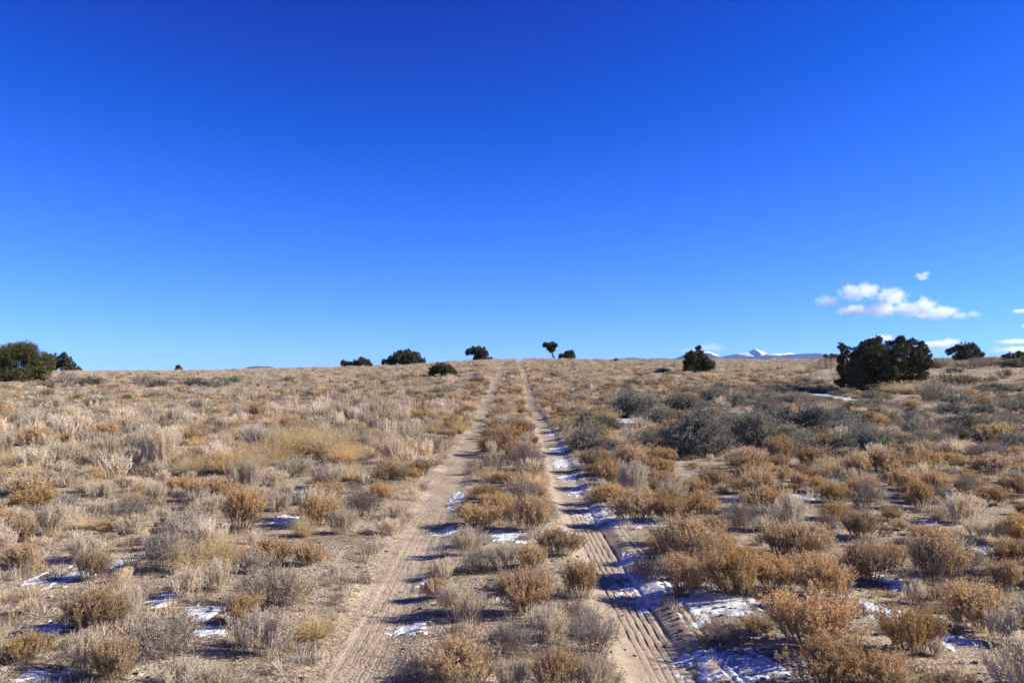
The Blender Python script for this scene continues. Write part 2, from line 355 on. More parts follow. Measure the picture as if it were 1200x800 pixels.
if HAZE: tag(link('haze', box_mesh('haze', (-45000, -45000, -17), (45000, 45000, 1150), hz)), kind='stuff')

# ------------------------------------------------------------------ clouds (volumes beyond and above the haze)
def cloud(label, lobes, dist, dens, seed):
    """lobes: (px, py, half width px, half height px) in the photograph, built at their real distance and size"""
    s = dist / F_PX
    L_ = [((a - 600) * s, (442 - b) * s, rw * s, rh * s) for a, b, rw, rh in lobes]
    x0 = min(a - r for a, b, r, h in L_) - 3 * s; x1 = max(a + r for a, b, r, h in L_) + 3 * s
    z0 = min(b - h for a, b, r, h in L_) - 2 * s; z1 = max(b + h for a, b, r, h in L_) + 2 * s
    dep = max(r for a, b, r, h in L_)
    cx, cz = (x0 + x1) / 2, (z0 + z1) / 2
    m = bpy.data.materials.new('cloud'); m.use_nodes = True; nt = m.node_tree; N = nt.nodes; K = nt.links; N.clear()
    tc = N.new('ShaderNodeTexCoord'); nz_ = N.new('ShaderNodeTexNoise'); nz_.inputs['Scale'].default_value = 1 / (7 * s); nz_.inputs['Detail'].default_value = 5; nz_.inputs['Roughness'].default_value = .6
    off = N.new('ShaderNodeVectorMath'); off.operation = 'ADD'; off.inputs[1].default_value = (seed * 1000, 0, 0); K.new(tc.outputs['Object'], off.inputs[0]); K.new(off.outputs[0], nz_.inputs['Vector'])
    acc = None
    for a, b, r, h in L_:
        v = N.new('ShaderNodeVectorMath'); v.operation = 'SUBTRACT'; v.inputs[1].default_value = (a - cx, 0, b - cz); K.new(tc.outputs['Object'], v.inputs[0])
        v2 = N.new('ShaderNodeVectorMath'); v2.operation = 'DIVIDE'; v2.inputs[1].default_value = (r, max(r * .8, h), h); K.new(v.outputs[0], v2.inputs[0])
        l = N.new('ShaderNodeVectorMath'); l.operation = 'LENGTH'; K.new(v2.outputs[0], l.inputs[0])
        su = N.new('ShaderNodeMath'); su.operation = 'SUBTRACT'; su.inputs[0].default_value = 1; K.new(l.outputs['Value'], su.inputs[1])
        if acc is None: acc = su
        else:
            mm = N.new('ShaderNodeMath'); mm.operation = 'SMOOTH_MAX'; mm.inputs[2].default_value = .15; K.new(acc.outputs[0], mm.inputs[0]); K.new(su.outputs[0], mm.inputs[1]); acc = mm
    ad = N.new('ShaderNodeMath'); ad.operation = 'MULTIPLY_ADD'; K.new(nz_.outputs[0], ad.inputs[0]); ad.inputs[1].default_value = 2.0; K.new(acc.outputs[0], ad.inputs[2])
    mr = N.new('ShaderNodeMapRange'); mr.inputs[1].default_value = 1.16; mr.inputs[2].default_value = 1.62; mr.inputs[3].default_value = 0; mr.inputs[4].default_value = dens / (20 * s); K.new(ad.outputs[0], mr.inputs[0])
    p = N.new('ShaderNodeVolumeScatter'); p.inputs['Color'].default_value = (1, 1, 1, 1); p.inputs['Anisotropy'].default_value = .4; K.new(mr.outputs[0], p.inputs['Density'])
    o = N.new('ShaderNodeOutputMaterial'); K.new(p.outputs[0], o.inputs['Volume'])
    ob = link('cloud', box_mesh('cloud', (x0 - cx, -dep, z0 - cz), (x1 - cx, dep, z1 - cz), m), loc=(cx, dist, cz + CAM_H))
    tag(ob, label, 'cloud', 'small clouds low in the blue sky')
cloud('largest white puffy cloud, long and flat based, above the big juniper', [(972, 353, 17, 8), (1003, 343, 22, 12), (1018, 340, 18, 11), (1045, 347, 24, 13), (1005, 364, 28, 9), (1035, 362, 24, 12), (1065, 363, 22, 10), (1085, 358, 16, 13), (1105, 366, 22, 10), (1090, 370, 22, 6)], 52000, 1.7, 1)
cloud('tiny lone white wisp floating highest above the long cloud', [(1081, 323, 9, 6), (1087, 320, 8, 4)], 52000, 2.2, 2)
cloud('thin small pair of cloud puffs trailing beside the long cloud', [(1128, 369, 11, 6), (1143, 368, 11, 5)], 52000, 1.0, 3)
cloud('faint low cloud band just behind the big juniper', [(1035, 397, 18, 7), (1100, 404, 28, 6), (1116, 401, 16, 6)], 70000, 2.0, 4)
cloud('pale cloud streak cut off by the frame edge', [(1198, 364, 14, 4), (1203, 382, 8, 4), (1187, 400, 22, 4), (1195, 410, 34, 5)], 70000, 2.0, 5)
cloud('soft white cloud resting on the mountains behind the pointed juniper', [(838, 407, 16, 7), (812, 411, 16, 6), (826, 408, 18, 6)], 70000, .8, 6)

# ------------------------------------------------------------------ plant builders (unit: metres, radius .3, height .4)
def bush(rng, kind, lod):
    """returns (stems Geo, heads Geo or None); LOD 0 near, 1 middle, 2 far: fewer and broader stems"""
    P = dict(
        rabbitbrush=dict(nm=60, nt=15, top=1.05, lean=1.0, sw=.0026, tw=.0015, nl=14, ll=.0070, lw=.0034, l0=.62, up=.17, jit=.045, m=('r_stem', 'r_head'), pw=.75),
        pale=dict(nm=46, nt=12, top=.95, lean=.8, sw=.0026, tw=.0019, nl=15, ll=.0085, lw=.0024, l0=.25, up=.19, jit=.045, m=('p_stem', 'p_head'), pw=.7),
        sage=dict(nm=46, nt=22, top=1.5, lean=1.25, sw=.0050, tw=.0018, nl=24, ll=.0078, lw=.0036, l0=.15, up=.05, jit=.085, m=('s_stem', 's_leaf'), pw=.8),
        twiggy=dict(nm=46, nt=15, top=1.25, lean=1.05, sw=.0030, tw=.0016, nl=4, ll=.009, lw=.0028, l0=.5, up=.08, jit=.07, m=('d_stem', 'd_head'), pw=.75),
        olive=dict(nm=36, nt=10, top=1.1, lean=.9, sw=.0028, tw=.0016, nl=13, ll=.012, lw=.0034, l0=.35, up=.10, jit=.05, m=('r_stem', 'y_leaf'), pw=.75),
    )[kind]
    f = (1, .55, .25)[lod]; wide = (1, 1.7, 3.4)[lod]
    R, H = .30, .40
    nm = max(8, int(P['nm'] * f)); nt_ = max(4, int(P['nt'] * (1, .75, .55)[lod])); nl = max(2, int(P['nl'] * (1, .65, .45)[lod]))
    az = rng.random(nm) * 2 * math.pi; ph = (rng.random(nm) ** P['pw']) * P['top']
    lump = 1 + .16 * np.sin(az * 2 + rng.random() * 6) + .14 * np.sin(az * 3 + rng.random() * 6)
    rad = (.80 + .25 * rng.random(nm)) * lump
    tip = np.stack([R * np.sin(ph) * np.cos(az) * rad, R * np.sin(ph) * np.sin(az) * rad, H * (np.cos(ph) ** .55) * (.82 + .22 * rng.random(nm))], -1)
    tip[:, 2] = np.maximum(tip[:, 2], .10)
    base = np.stack([tip[:, 0] * .34, tip[:, 1] * .34, np.full(nm, -.03)], -1) + rng.normal(size=(nm, 3)) * [.015, .015, 0]
    ctl = np.stack([tip[:, 0] * (.62 + .2 * rng.random(nm)), tip[:, 1] * (.66 + .15 * rng.random(nm)), tip[:, 2] * (.32 + .1 * rng.random(nm))], -1)
    end = tip * [1, 1, .86]
    gs, gh = Geo(), Geo()
    K = (5, 4, 3)[lod]
    PM = bez(base, ctl, end, K); PM[:, 1:-1] += rng.normal(size=(nm, K - 2, 3)) * .007
    ribbons(gs, PM, np.linspace(P['sw'], P['sw'] * .4, K)[None].repeat(nm, 0) * wide, rng, 0, rng.random(nm) * .75)
    # twigs
    mi = np.repeat(np.arange(nm), nt_); n = len(mi)
    t = (.15 if kind == 'sage' else .32) + (.8 if kind == 'sage' else .63) * rng.random(n); tt = t[:, None]
    st = base[mi] * (1 - tt) ** 2 + ctl[mi] * 2 * tt * (1 - tt) + end[mi] * tt ** 2
    out = tip[mi] * [1, 1, .35]; out /= np.linalg.norm(out, axis=1, keepdims=True) + 1e-6
    ln = (.06 + .12 * rng.random(n)) * (1.25 - t * .35)
    dr = out * .45 + np.array([0, 0, 1.0]) * (P['up'] / .1) + rng.normal(size=(n, 3)) * (P['jit'] / .1)
    dr /= np.linalg.norm(dr, axis=1, keepdims=True)
    en = st + dr * ln[:, None]; en[:, 2] = np.maximum(en[:, 2], .015)
    mid = (st + en) / 2 + rng.normal(size=(n, 3)) * .009
    ribbons(gs, bez(st, mid, en, 3), np.array([1, .8, .35])[None].repeat(n, 0) * P['tw'] * wide, rng, 0)
    # seed heads / leaves along the outer part of each twig
    li = np.repeat(np.arange(n), nl); t = (P['l0'] + (1 - P['l0']) * rng.random(len(li)))[:, None] * 1.04
    c = st[li] * (1 - t) ** 2 + mid[li] * 2 * t * (1 - t) + en[li] * t ** 2 + rng.normal(size=(len(li), 3)) * .0055 * wide ** .5
    ax = dr[li] + rng.normal(size=(len(li), 3)) * .75
    sz = (.6 + .8 * rng.random(len(li))) * wide ** .85
    tn = np.clip(rng.random(n)[li] * .6 + rng.random(len(li)) * .4, 0, 1)
    leaves(gh, c, ax, P['ll'] * sz, P['lw'] * sz, rng, 0, tn)
    return gs, gh, [M[k] for k in P['m']]
def tussock(rng, lod, mat='g_blade'):
    nb = (1150, 560, 190)[lod]; wide = (1, 1.7, 3.6)[lod]; R, H = .30, .40
    az = rng.random(nb) * 6.283; r0 = .10 * np.sqrt(rng.random(nb)); ph = rng.random(nb) ** .8 * 1.15
    base = np.stack([r0 * np.cos(az), r0 * np.sin(az), np.full(nb, -.02)], -1)
    ln = H * (.55 + .5 * rng.random(nb)); az2 = az + rng.normal(size=nb) * .5
    ctl = base + np.stack([np.sin(ph * .5) * np.cos(az2), np.sin(ph * .5) * np.sin(az2), np.cos(ph * .5)], -1) * (ln * .6)[:, None]
    tip = base + np.stack([np.sin(ph) * np.cos(az2), np.sin(ph) * np.sin(az2), np.cos(ph) * .95], -1) * ln[:, None]
    tip[:, 2] = np.maximum(tip[:, 2], .02)
    g = Geo(); K = 4 if lod < 2 else 3
    ribbons(g, bez(base, ctl, tip, K), np.linspace(1, .25, K)[None].repeat(nb, 0) * .0019 * wide, rng, 0)
    # seed plumes on some
    n2 = nb // 4; c = np.repeat(tip[:n2], 5, 0) + rng.normal(size=(n2 * 5, 3)) * .01
    leaves(g, c, rng.normal(size=c.shape) + [0, 0, 1.6], .010 * wide ** .8, .0026 * wide ** .8, rng)
    return g, None, [M[mat]]

KINDS = dict(
    rabbitbrush=('rabbitbrush', 'rabbitbrush', 'ochre', 'stems', 'seed_heads'),
    pale=('pale_shrub', 'shrub', 'pale', 'stems', 'plumes'),
    grass=('grass_tussock', 'grass tussock', 'straw coloured', None, None),
    gold=('grass_tussock', 'grass tussock', 'golden', None, None),
    sage=('sagebrush', 'sagebrush', 'grey green', 'branches', 'foliage'),
    twiggy=('bare_shrub', 'shrub', 'dark', 'branches', 'dead_flowers'),
    olive=('olive_shrub', 'shrub', 'yellow green', 'stems', 'foliage'),
)
NVAR = dict(rabbitbrush=7, pale=6, grass=5, sage=6, twiggy=5, olive=3, gold=3)
rg = np.random.default_rng(77)
PROTO = {}      # (kind, lod) -> list of dict(two part meshes, one joined mesh)
for k_, nv in NVAR.items():
    for lod in (0, 1, 2):
        lst = []
        for i in range(nv if lod < 2 else 3):
            a, b, mats = tussock(rg, lod) if k_ == 'grass' else tussock(rg, lod, 'gold_blade') if k_ == 'gold' else bush(rg, k_, lod)
            d = {}
            if lod == 0 and b is not None:
                d['parts'] = [(KINDS[k_][3], a.mesh(KINDS[k_][3], mats[:1])), (KINDS[k_][4], b.mesh(KINDS[k_][4], mats[1:]))]
            elif lod == 0:
                d['parts'] = None
            if b is not None:
                v, q, t, m = b.arrays(); a.add(v, q, t, 1)
            d['mesh'] = a.mesh(KINDS[k_][0], mats)
            lst.append(d)
        PROTO[k_, lod] = lst

# ------------------------------------------------------------------ the plants one can point to in the photograph
# kind, x, base y, width, height (photo pixels), own label, name as a landmark for its neighbours
CAT = [
 ('rabbitbrush', 950, 772, 128, 72, 'broad double domed rabbitbrush with golden tips above the bottom snow patch', 'broad double domed rabbitbrush'),
 ('rabbitbrush', 1062, 770, 72, 58, 'round rabbitbrush with bright golden crown beside the broad double domed one', 'round bright crowned rabbitbrush'),
 ('rabbitbrush', 965, 812, 90, 60, 'golden rabbitbrush cut by the bottom edge, below the broad double domed one', None),
 ('rabbitbrush', 1030, 818, 80, 46, 'ochre rabbitbrush cut by the bottom edge beneath the round bright crowned one', None),
 ('rabbitbrush', 1140, 742, 85, 56, 'brown rabbitbrush at the frame edge behind a pale stalky shrub', None),
 ('pale', 1165, 757, 42, 48, 'pale stalky shrub standing on dirt near the right frame edge', 'pale stalky shrub at frame edge'),
 ('rabbitbrush', 1173, 692, 38, 36, 'small golden rabbitbrush behind the brown one at the frame edge', None),
 ('pale', 1068, 708, 28, 30, 'small cream white shrub just above the melting snow between rabbitbrushes', 'small cream white shrub'),
 ('rabbitbrush', 1012, 686, 62, 50, 'golden domed rabbitbrush with snow specks at its foot, mid right foreground', 'golden dome beside snow specks'),
 ('twiggy', 1110, 675, 88, 44, None, None),
 ('rabbitbrush', 1088, 640, 44, 24, None, None),
 ('rabbitbrush', 1007, 634, 54, 34, None, None),
 ('rabbitbrush', 945, 656, 70, 42, 'dense brown rabbitbrush in the crowded patch behind the golden dome', 'dense brown rabbitbrush'),
 ('rabbitbrush', 912, 652, 50, 40, None, None),
 ('rabbitbrush', 965, 702, 66, 44, None, None),
 ('rabbitbrush', 860, 704, 76, 60, 'tall rabbitbrush rising behind the long snow patch by the right rut', 'tall rabbitbrush behind long snow patch'),
 ('rabbitbrush', 905, 696, 60, 45, None, None),
 ('pale', 838, 690, 36, 40, None, None),
 ('rabbitbrush', 797, 698, 54, 50, 'upright ochre rabbitbrush at the edge of the widest snow beside the rut', 'upright rabbitbrush beside widest snow'),
 ('twiggy', 757, 682, 46, 34, 'low dark shrub leaning over the widest snow beside the rut', None),
 ('rabbitbrush', 775, 655, 44, 30, None, None),
 ('pale', 812, 645, 36, 36, None, None), ('rabbitbrush', 840, 655, 46, 32, None, None),
 ('rabbitbrush', 715, 596, 50, 28, None, None), ('rabbitbrush', 745, 614, 60, 40, 'rusty rabbitbrush at the rut edge with snow left of its foot', 'rusty rabbitbrush at rut edge'),
 ('rabbitbrush', 780, 612, 58, 36, None, None), ('rabbitbrush', 893, 602, 54, 32, None, None), ('rabbitbrush', 820, 605, 50, 28, None, None),
 ('rabbitbrush', 975, 590, 42, 24, None, None), ('pale', 1120, 614, 54, 38, 'broad cream coloured shrub behind the thin snow strip', 'broad cream shrub'),
 ('pale', 1145, 634, 52, 26, None, None), ('rabbitbrush', 1190, 640, 48, 38, 'dark ochre rabbitbrush against the right frame edge above thin snow strip', None),
 ('rabbitbrush', 1160, 592, 40, 22, None, None), ('rabbitbrush', 1192, 582, 40, 24, None, None), ('rabbitbrush', 1065, 590, 26, 13, None, None),
 ('rabbitbrush', 1040, 660, 36, 24, None, None), ('pale', 1090, 770, 24, 22, None, None),
 # middle strip
 ('rabbitbrush', 560, 619, 60, 30, 'bright ochre rabbitbrush between the ruts casting a long shadow on snow', 'bright rabbitbrush between ruts'),
 ('rabbitbrush', 622, 624, 58, 44, 'bushy rabbitbrush between the ruts with snow at its left foot', 'bushy rabbitbrush between ruts'),
 ('rabbitbrush', 655, 652, 56, 32, 'orange tipped rabbitbrush between the ruts, close to the right rut', None),
 ('twiggy', 562, 673, 44, 34, None, None), ('pale', 590, 668, 44, 32, None, None), ('rabbitbrush', 622, 670, 46, 30, None, None),
 ('rabbitbrush', 682, 702, 44, 48, 'bristly orange rabbitbrush overhanging the inner edge of right rut', 'bristly orange rabbitbrush'),
 ('rabbitbrush', 620, 695, 56, 26, None, None),
 ('pale', 540, 728, 80, 44, 'wide silvery shrub between the ruts shading the snow at its foot', 'wide silvery shrub'),
 ('rabbitbrush', 512, 704, 36, 26, 'small ginger rabbitbrush on the inner side of the left rut', None), ('pale', 522, 678, 30, 26, None, None),
 ('rabbitbrush', 540, 812, 90, 62, 'golden rabbitbrush between the ruts cut by the bottom edge', 'golden rabbitbrush on bottom edge'),
 ('twiggy', 490, 812, 50, 44, None, None),
 ('twiggy', 598, 768, 60, 44, None, None), ('pale', 640, 752, 56, 44, None, None), ('twiggy', 692, 768, 54, 62, 'grey brown twiggy shrub leaning on the edge of the right rut', 'twiggy shrub beside right rut'),
 ('rabbitbrush', 655, 812, 60, 52, None, None), ('pale', 700, 818, 58, 46, None, None), ('pale', 600, 812, 54, 40, None, None),
 # left side
 ('rabbitbrush', 30, 636, 34, 27, 'small orange rabbitbrush near the left frame edge', 'small orange rabbitbrush'),
 ('pale', 66, 628, 44, 42, None, None), ('rabbitbrush', 28, 668, 44, 30, None, None), ('pale', 105, 660, 48, 34, None, None),
 ('rabbitbrush', 113, 682, 40, 36, 'ochre rabbitbrush beside an oval snow patch on gravel', 'ochre rabbitbrush by oval snow'),
 ('rabbitbrush', 120, 645, 28, 20, None, None), ('twiggy', 195, 670, 58, 54, 'tall purplish grey shrub beside the golden grass', 'tall purplish grey shrub'),
 ('pale', 165, 628, 50, 26, None, None), ('pale', 225, 632, 54, 34, None, None), ('rabbitbrush', 158, 600, 32, 22, None, None), ('twiggy', 80, 604, 38, 26, None, None),
 ('gold', 232, 672, 50, 36, None, None), ('gold', 262, 668, 52, 42, 'tall golden grass tussock beside the purplish grey shrub', 'tall golden grass tussock'),
 ('pale', 222, 704, 50, 40, None, None), ('pale', 258, 696, 52, 40, None, None),
 ('twiggy', 322, 716, 74, 60, 'large dark shrub with silvery stalks in the left foreground', 'large dark silvery stalked shrub'),
 ('pale', 345, 712, 46, 46, None, None), ('rabbitbrush', 286, 736, 46, 38, 'rusty rabbitbrush in front of the large dark shrub, snow on its left', 'rusty rabbitbrush with snow beside'),
 ('rabbitbrush', 115, 744, 70, 50, 'large brown gold rabbitbrush in the lower left', 'large brown gold rabbitbrush'), ('pale', 160, 730, 48, 42, None, None),
 ('twiggy', 200, 772, 84, 56, 'tangled grey shrub in the lower left foreground', 'tangled grey shrub'),
 ('pale', 105, 793, 54, 54, 'cream stalked shrub in the lower left corner area', 'cream stalked shrub'), ('rabbitbrush', 143, 806, 56, 56, None, None),
 ('rabbitbrush', 42, 780, 54, 34, 'low spreading ochre rabbitbrush in the bottom left corner', None), ('pale', 312, 772, 74, 58, 'sparse shrub of long bleached stalks standing alone on dirt', 'sparse bleached stalk shrub'),
 ('gold', 372, 750, 56, 24, 'flattened golden grass tussock beside the left rut', 'flattened golden grass tussock'), ('pale', 215, 812, 70, 34, None, None), ('pale', 262, 815, 56, 34, None, None),
 ('rabbitbrush', 375, 618, 50, 38, None, None), ('pale', 402, 628, 40, 34, None, None), ('gold', 357, 630, 26, 26, None, None), ('twiggy', 348, 592, 36, 18, None, None),
 ('rabbitbrush', 447, 588, 26, 22, 'small bright orange rabbitbrush alone left of the left rut', 'small bright orange bush'), ('pale', 468, 608, 28, 20, None, None), ('pale', 455, 628, 38, 22, None, None),
 ('rabbitbrush', 325, 662, 50, 30, None, None), ('rabbitbrush', 362, 665, 34, 28, None, None), ('pale', 300, 672, 40, 26, None, None),
 # golden swath
 ('gold', 350, 536, 56, 32, 'biggest golden grass tussock of the tall swath on left slope', 'biggest golden tussock'), ('gold', 385, 538, 50, 34, None, None), ('gold', 320, 545, 46, 28, None, None), ('gold', 408, 545, 40, 26, None, None),
 ('gold', 270, 556, 46, 28, 'deep golden grass tussock left of the tall swath', 'deep golden tussock'), ('gold', 228, 556, 42, 24, None, None), ('gold', 295, 540, 36, 22, None, None), ('rabbitbrush', 262, 553, 40, 24, None, None),
 ('pale', 385, 573, 50, 32, None, None), ('twiggy', 422, 548, 24, 18, None, None), ('rabbitbrush', 458, 568, 48, 28, None, None), ('rabbitbrush', 378, 592, 48, 28, None, None),
 ('gold', 505, 508, 24, 14, None, None), ('gold', 440, 512, 26, 12, None, None), ('gold', 335, 524, 50, 24, None, None), ('gold', 400, 527, 52, 24, None, None), ('gold', 370, 520, 50, 22, None, None), ('gold', 425, 541, 34, 20, None, None), ('gold', 300, 552, 40, 22, None, None), ('pale', 350, 560, 50, 26, None, None), ('pale', 320, 572, 46, 24, None, None), ('pale', 300, 590, 40, 22, None, None),
 # sagebrush field on the right
 ('sage', 818, 534, 96, 60, 'largest round grey green sagebrush, in the middle distance right of ruts', 'largest round sagebrush'),
 ('sage', 740, 489, 58, 36, 'dark dense sagebrush behind and left of the largest one', 'dark dense sagebrush'), ('sage', 772, 498, 44, 26, None, None), ('sage', 802, 483, 48, 26, None, None),
 ('sage', 882, 522, 66, 44, 'wide sagebrush touching the right side of the largest one', 'wide grey sagebrush'), ('sage', 712, 504, 34, 20, None, None), ('sage', 685, 528, 42, 30, 'pale green sagebrush standing close to the right rut', 'pale green sagebrush near rut'),
 ('sage', 847, 462, 14, 9, None, None), ('sage', 830, 470, 28, 14, None, None), ('sage', 865, 477, 26, 20, None, None), ('sage', 925, 498, 34, 26, None, None),
 ('sage', 953, 506, 50, 34, 'rounded sagebrush in front of the snow beside the big juniper', 'rounded sagebrush below big juniper'), ('sage', 940, 530, 34, 26, 'small compact sagebrush in front of the rounded one', None), ('sage', 993, 531, 30, 20, None, None),
 ('twiggy', 947, 473, 42, 14, None, None), ('sage', 1067, 509, 34, 20, None, None), ('twiggy', 1095, 472, 62, 30, 'dark leafless shrub of fine branches right of the big juniper', 'dark leafless shrub'),
 ('twiggy', 1176, 480, 32, 18, None, None), ('sage', 1040, 526, 42, 18, None, None), ('twiggy', 1182, 500, 50, 20, 'dark bare shrub behind snow specks near the right edge', 'dark bare shrub near right edge'), ('sage', 1110, 485, 44, 14, None, None),
 ('twiggy', 1080, 517, 40, 14, None, None), ('rabbitbrush', 1160, 556, 48, 24, None, None), ('grass', 1115, 530, 32, 20, 'yellow straw tussock among the sagebrush on the right', 'yellow straw tussock'), ('rabbitbrush', 965, 527, 28, 20, None, None),
 ('sage', 1010, 500, 30, 16, None, None), ('twiggy', 1040, 490, 30, 12, None, None), ('grass', 1060, 462, 60, 18, 'tan grass tussock at the foot of the big juniper', None),
 ('olive', 1128, 452, 40, 14, None, None), ('olive', 1180, 444, 32, 12, None, None), ('olive', 1105, 449, 30, 12, None, None), ('olive', 1178, 470, 20, 10, None, None),
 ('twiggy', 968, 433, 30, 18, 'brown shrub on the skyline left of the big juniper', 'brown skyline shrub'), ('twiggy', 1100, 432, 26, 13, None, None), ('twiggy', 1140, 432, 44, 14, 'domed brown shrub in front of the skyline juniper', 'domed brown skyline shrub'),
 ('twiggy', 1170, 430, 34, 14, None, None), ('sage', 1098, 431, 34, 13, None, None), ('sage', 1158, 429, 38, 12, None, None), ('sage', 1186, 431, 36, 13, None, None), ('twiggy', 1074, 432, 26, 12, None, None), ('sage', 1118, 437, 26, 8, None, None), ('sage', 1198, 430, 26, 14, None, None), ('sage', 772, 436, 10, 6, None, None),
 # left slope band
 ('twiggy', 75, 451, 24, 15, 'dark rounded shrub right of the bulky left juniper', 'rounded shrub by left juniper'), ('sage', 106, 452, 24, 10, None, None), ('sage', 62, 455, 20, 8, None, None), ('twiggy', 170, 451, 20, 13, 'dark shrub in the middle of the left skyline row', 'dark shrub on left slope'),
 ('sage', 187, 453, 20, 8, None, None), ('sage', 231, 452, 18, 9, None, None), ('sage', 250, 454, 20, 9, None, None), ('sage', 276, 449, 14, 8, 'round grey sagebrush highest on the left slope', 'round sagebrush on left slope'), ('sage', 262, 452, 14, 8, None, None),
 ('olive', 110, 476, 28, 9, 'yellow green shrub on the far left slope', 'yellow green shrub'), ('olive', 150, 470, 24, 9, None, None), ('olive', 180, 468, 22, 9, None, None), ('olive', 200, 470, 14, 8, None, None), ('olive', 92, 470, 20, 8, None, None),
]
random.seed(5); rnd = random.random
ITEMS = []      # every plant: dict(kind, x, y, r, h, label, lm)
for k_, px, py, w_, h_, lab, lm in CAT:
    x, y = at(px, py)
    s = y / F_PX
    w_ *= 1.02 if k_ == 'sage' else 1.20; h_ *= 1.3 if k_ == 'gold' else 1.07
    if px < 300 and py < 460: w_ *= 1.5; h_ *= 1.35
    r = max(w_ * s / 2, .05); y += r * .35; x = (px - 600) / F_PX * y
    ITEMS.append(dict(kind=k_, x=x, y=y, r=r, h=h_ * s * 1.0, label=lab, lm=lm, man=True))

# snow patches: x0, x1, y0, y1 in photo pixels
SNOW = [(675, 728, 589, 603), (692, 770, 605, 618), (722, 752, 647, 659), (725, 788, 666, 708), (794, 884, 690, 727), (800, 925, 760, 799), (575, 614, 622, 636), (580, 602, 697, 707),
 (664, 690, 566, 577), (655, 680, 553, 563), (646, 672, 534, 545), (640, 664, 521, 530), (1012, 1056, 709, 729), (1030, 1057, 676, 692), (1128, 1170, 639, 649), (1074, 1092, 609, 617), (930, 950, 581, 588),
 (1100, 1132, 744, 756), (52, 105, 667, 689), (180, 212, 696, 711), (218, 267, 707, 726), (228, 268, 733, 746), (42, 88, 727, 746), (38, 90, 784, 802), (136, 158, 654, 666), (322, 350, 604, 615),
 (461, 504, 729, 743), (489, 503, 676, 684), (512, 550, 617, 626), (528, 545, 577, 594), (914, 932, 462, 468), (962, 990, 461, 472), (1068, 1096, 484, 494), (1133, 1166, 486, 498), (1150, 1176, 483, 486), (722, 742, 488, 498),
 (1138, 1160, 522, 528), (930, 965, 700, 712), (640, 650, 503, 509), (1085, 1110, 750, 762), (850, 868, 583, 589), (340, 362, 572, 580)]
SN = []
for x0, x1, y0, y1 in SNOW:
    xa, ya = at((x0 + x1) / 2, y1); xb, yb = at((x0 + x1) / 2, y0)
    yc = (ya + yb) / 2; SN.append(((x0 + x1) / 2, (y0 + y1) / 2, ((x0 + x1) / 2 - 600) / F_PX * yc, yc, (x1 - x0) / F_PX * yc / 2, max((yb - ya) / 2, .12)))

